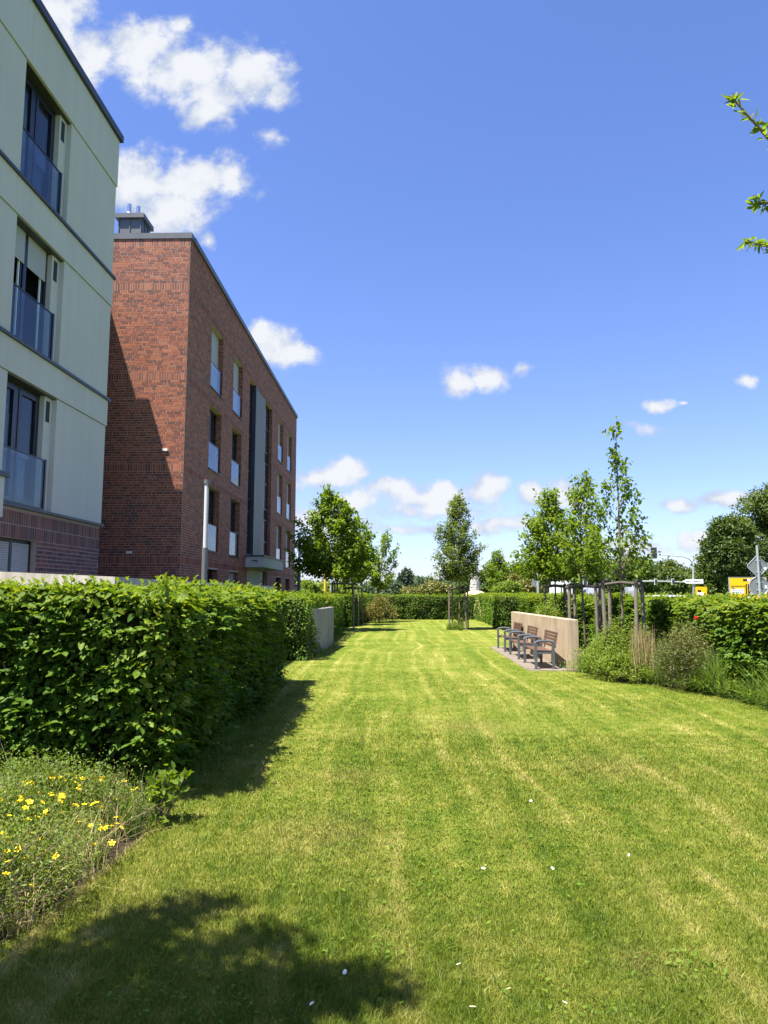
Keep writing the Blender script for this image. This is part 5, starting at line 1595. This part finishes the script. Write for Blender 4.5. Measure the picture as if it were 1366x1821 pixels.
car(1180, 64, m_carpaint, 'white car on the road, leftmost of the three above the right hedge')
car(1216, 62, m_carpaint, 'white car on the road just left of the traffic light post')
car(1273, 60, m_carsilver, 'silver car on the road under the big dark tree')
car(1122, 92, m_carsilver, 'grey van behind the nearest tree stake frame', 4.8, True).rotation_euler = (0, 0, R(80))
car(1052, 96, m_carsilver, 'grey van seen between the middle and nearest stake frames', 4.8, True).rotation_euler = (0, 0, R(100))
q = W(1006, 1033.5, 105)
tk = thing('box_truck', 'white box truck with grey upright slats far behind the stakes', 'truck', (q[0], 105, 0))
m = MB(); m.box(-.95, 0, .9, .95, 5.5, 3.4); m.build('cargo_box', m_white, tk)
m = MB()
for k in range(5): m.box(-.75 + k * .34, -.03, 1.2, -.58 + k * .34, -.004, 2.9)
m.build('slat', m_zinc, tk)
m = MB(); m.box(-.9, 5.6, .6, .9, 7.2, 2.6); m.box(-.85, 0.1, .5, .85, 5.6, .88); m.build('cab', m_truck, tk)
for s in (-1, 1):
    for yy in (.9, 6.3):
        m = MB(); m.tube([(s * .7, yy, .45), (s * .97, yy, .45)], .45, 14); m.build('wheel', m_tyre, tk)

# ------------------------------------------------------------------ background trees
def bg_tree(name, px, pyt, pyb, rpx, Y, mat, leaf, n, seed, label, group, shape='round'):
    x, y, zt = W(px, pyt, Y); zb = max(W(px, pyb, Y)[2], .8); rad = rpx / F_ * Y
    r = np.random.default_rng(seed)
    hc = zt - zb
    lobes = []
    if shape == 'poplar':
        for k in range(6):
            f = k / 5; lobes.append((r.normal(0, .1) * rad, r.normal(0, .1) * rad, zb + hc * (.1 + .8 * f), rad * (.75 - .5 * abs(f - .35)), rad * (.75 - .5 * abs(f - .35)), hc * .16))
    else:
        for k in range(9):
            a = k * 2.4; f = r.uniform(.15, .85); q = rad * .62 * math.sin(math.pi * min(1, f * .8 + .2))
            lobes.append((math.cos(a) * q, math.sin(a) * q, zb + hc * f, rad * r.uniform(.34, .5), rad * r.uniform(.34, .5), hc * r.uniform(.15, .23)))
        lobes.append((0, 0, zt - hc * .2, rad * .45, rad * .45, hc * .2)); lobes.append((0, 0, zb + hc * .45, rad * .6, rad * .6, hc * .35))
    return lobe_tree(name, label, (x, y, 0), (0, 0, zb + hc * .45), lobes, mat, leaf, seed, n, leaf * .9, max(.08, rad * .06), group, False, True, 16)


BG = 'big dark trees at the right edge'
bg_tree('big_tree', 1378, 862, 1058, 100, 78, m_wood_leaf, .34, 26000, 101, 'tallest dark leafy tree at the right edge of the picture', BG)
bg_tree('big_tree', 1298, 920, 1062, 56, 72, m_wood_leaf, .32, 17000, 102, 'lower spreading dark tree left of the tallest tree, above the yellow board', BG)
bg_tree('big_tree', 1258, 985, 1064, 30, 80, m_wood_leaf, .32, 7000, 103, 'small dark tree crown just right of the traffic light post', BG)
wd = [(975, 988, 30, 150), (1003, 994, 28, 160), (1030, 990, 26, 150), (1055, 998, 26, 165), (1082, 994, 28, 155), (1108, 990, 30, 150), (1132, 992, 28, 160), (1156, 998, 26, 170), (1180, 1000, 26, 165), (1203, 1003, 26, 175), (1226, 1008, 24, 170), (945, 998, 30, 130), (920, 1008, 28, 140), (1142, 1006, 30, 140), (1095, 1006, 30, 140), (1195, 1012, 30, 145), (1045, 1008, 34, 135), (1245, 1010, 26, 160)]
ORD = ['first', 'second', 'third', 'fourth', 'fifth', 'sixth', 'seventh', 'eighth', 'ninth', 'tenth', 'eleventh', 'twelfth', 'thirteenth', 'fourteenth', 'fifteenth', 'sixteenth', 'seventeenth', 'last']
wrank = {i: k for k, i in enumerate(sorted(range(len(wd)), key=lambda i: wd[i][0]))}
for i, (px, pt, rp, Y) in enumerate(wd):
    bg_tree('woodland_tree', px, pt, 1062, rp, Y, m_wood_leaf, .6, 4200, 120 + i, ORD[wrank[i]] + ' dark green tree from the left in the row of woods behind the road', 'trees of the woods behind the road')
fr_ = [(884, 978, 1056, 22, 56, m_maple, .16, 5200, 'fresh green open crowned tree right of the pale stone stack', 'bush'),
       (872, 1010, 1058, 26, 66, m_wood_leaf, .25, 5000, 'dark bushy tree directly behind the pale stone stack', 'bush'),
       (930, 1020, 1058, 34, 60, m_broom, .22, 7000, 'yellowish broad shrub left of the plain steel signal post', 'bush'),
       (905, 1036, 1060, 24, 54, m_spiraea, .2, 4200, 'bright light green shrub just above the hedge right of the stone stack', 'bush'),
       (775, 1038, 1060, 36, 90, m_broom, .3, 5500, 'olive yellow scrub behind the far hedge left of the cone shaped tree', 'bush'),
       (752, 1028, 1056, 15, 150, m_far_leaf, .5, 2500, 'small rounded far tree right of the two poplars', 'far'),
       (700, 1036, 1060, 22, 110, m_far_leaf, .4, 4000, 'grey-green far trees left of the two poplars', 'far'),
       (738, 1046, 1060, 24, 95, m_broom, .3, 3500, 'low ochre scrub under the poplars behind the far hedge', 'bush'),
       (662, 1040, 1060, 26, 90, m_far_leaf, .35, 4000, 'pale green bushes behind the shaded hedge at far left', 'far'),
       (545, 1036, 1058, 22, 66, m_spiraea, .22, 5200, 'bright green bank of bushes behind the far light column', 'bush'),
       (578, 1038, 1060, 24, 70, m_spiraea, .22, 5200, 'bright green bank of bushes right of the yellow pole', 'bush'),
       (612, 1040, 1060, 26, 74, m_spiraea, .25, 5200, 'green bushes behind the stakes of the bushiest maple', 'bush'),
       (524, 1005, 1055, 9, 110, m_far_leaf, .35, 1800, 'tall narrow far tree at the edge of the brick building', 'far'),
       (830, 1034, 1060, 20, 75, m_wood_leaf, .3, 2500, 'green thicket behind the trunk of the cone shaped tree', 'bush')]
for i, (px, pt, pb, rp, Y, mt, lf, n, lb, k) in enumerate(fr_):
    bg_tree('bush' if k == 'bush' else 'distant_tree', px, pt, pb, rp, Y, mt, lf, n, 150 + i, lb, None)
for i, (px, pt, rp) in enumerate(((717, 1020, 6), (724.5, 1014, 6.5))):
    bg_tree('poplar_tree', px, pt, 1056, rp, 240, m_poplar_leaf, .8, 2600, 180 + i, ('left and lower' if i == 0 else 'right and taller') + ' of the two dark poplars far behind the lawn', 'pair of far poplars', 'poplar')
# far belt of woodland that closes the horizon
r = np.random.default_rng(200); n = 26000
th = r.uniform(-.9, .9, n); dd = r.uniform(330, 420, n)
zz = r.uniform(0, 1, n) ** .8 * (7 + 2.5 * np.sin(th * 23) + 1.8 * np.sin(th * 61 + 1))
P = np.stack([np.sin(th) * dd, np.cos(th) * dd, zz], 1)
o = leaves_obj('far_woods', P, norm(r.normal(0, 1, (n, 3))), norm(r.normal(0, 1, (n, 3)) + np.array([0, -.5, .8])), r.uniform(1.4, 3.0, n), .8, m_far_leaf, None, False)
stuff(tag(o, 'low grey-green belt of woods along the horizon', 'woods'))

# stone stack and sand heap
q = W(847, 1055, 60)
ss = thing('stone_stack', 'tall pale stack of rough stone blocks behind the cone shaped tree', 'sculpture', (q[0], 60, 0))
zt = W(845, 1003, 60)[2]; nb = 17; h = zt / nb
for k in range(nb):
    f = k / nb; w = .50 - .17 * f + random.uniform(-.03, .05)
    m = MB(); pts = []
    for a in range(9):
        an = 2 * math.pi * a / 9 + random.uniform(-.15, .15); pts.append((w * math.cos(an) * random.uniform(.88, 1.1) - .18 * f, w * .9 * math.sin(an)))
    m.prism(pts, k * h, (k + 1) * h - .02); m.build('stone_block', m_stone, ss)
q = W(846, 1060, 52)
m = MB(); n = 18
ring = [[(rad * math.cos(2 * math.pi * k / n) * random.uniform(.93, 1.07), rad * .8 * math.sin(2 * math.pi * k / n) * random.uniform(.93, 1.07), z) for k in range(n)] for rad, z in ((1.9, 0), (1.45, .95), (.95, 1.55), (.4, 1.82))]
vs = [p for rg in ring for p in rg] + [(0, 0, 1.88)]
fs = [(i * n + k, i * n + (k + 1) % n, (i + 1) * n + (k + 1) % n, (i + 1) * n + k) for i in range(3) for k in range(n)] + [(3 * n + k, 3 * n + (k + 1) % n, 4 * n) for k in range(n)]
m.add(vs, fs); o = m.build('sand_heap', m_sand, None, smooth=True, loc=(q[0], 52, 0)); tag(o, 'heap of bare sand showing above the hedge below the stone stack', 'sand heap')

# ------------------------------------------------------------------ beyond the hedges: left side
q0 = W(549, 1036, 120); q1 = W(600, 1036, 120)
lb = thing('low_building', 'long low building with white roof edge behind the left bushes', 'building', (q0[0], 120, 0)); LO = (q0[0], 120, 0)
m = MB(); m.box(q0[0], 120, 0, q1[0], 130, q0[2] - .35); m.build('wall', m_dark_leaf if False else m_zinc, lb, LO)
m = MB(); m.box(q0[0] - .2, 119.8, q0[2] - .348, q1[0] + .2, 130.2, q0[2] + .12); m.build('roof', m_white, lb, LO)
for (px, py, Y, mt, rr, lbx, nm) in ((578.5, 1018, 60, m_yellowpole, .11, 'yellow painted pole behind the hedge left of the staked maple', 'yellow_pole'), (588.5, 1028, 56, m_steel, .07, 'thin grey pole right of the yellow pole', 'grey_pole'), (545.5, 1030, 80, m_steel, .06, 'thin grey pole left of the yellow pole', 'grey_pole')):
    q = W(px, py, Y)
    t = thing(nm, lbx, 'pole', (q[0], Y, 0))
    m = MB(); m.tube([(0, 0, 0), (0, 0, q[2])], rr, 10); m.build('shaft', mt, t)
    m = MB(); m.tube([(0, 0, q[2]), (0, 0, q[2] + .05)], [rr * 1.15, rr * .8], 10); m.build('cap', m_lamp_post, t)
q = W(526, 1040, 52)
t = thing('utility_box', 'dark cabinet at the far corner of the brick building', 'cabinet', (q[0], 52, 0))
m = MB(); m.bbox(-.32, -.2, 0, .32, .2, q[2], .02); m.build('body', m_anthr, t)
m = MB(); m.box(-.35, -.23, q[2] + .001, .35, .23, q[2] + .05); m.build('lid', m_zinc, t)
q = W(722, 1044, 130)
t = thing('white_house', 'small white gable far behind the lawn under the poplars', 'house', (q[0], 130, 0))
m = MB(); z = q[2]
m.add([(-.9, 0, 0), (.9, 0, 0), (.9, 0, z - .9), (0, 0, z), (-.9, 0, z - .9), (-.9, 6, 0), (.9, 6, 0), (.9, 6, z - .9), (0, 6, z), (-.9, 6, z - .9)], [(0, 1, 2, 3, 4), (9, 8, 7, 6, 5), (0, 4, 9, 5), (1, 6, 7, 2)]); m.build('wall', m_white, t)
m = MB(); m.add([(-1.1, -.2, z - 1.0), (0, -.2, z + .1), (0, 6.2, z + .1), (-1.1, 6.2, z - 1.0), (1.1, -.2, z - 1.0), (1.1, 6.2, z - 1.0)], [(0, 1, 2, 3), (1, 4, 5, 2)]); m.build('roof', m_brick_dark, t)
m = MB(); m.box(-.3, -.03, z - 1.6, .3, -.004, z - 1.0); m.build('window', m_pane, t)
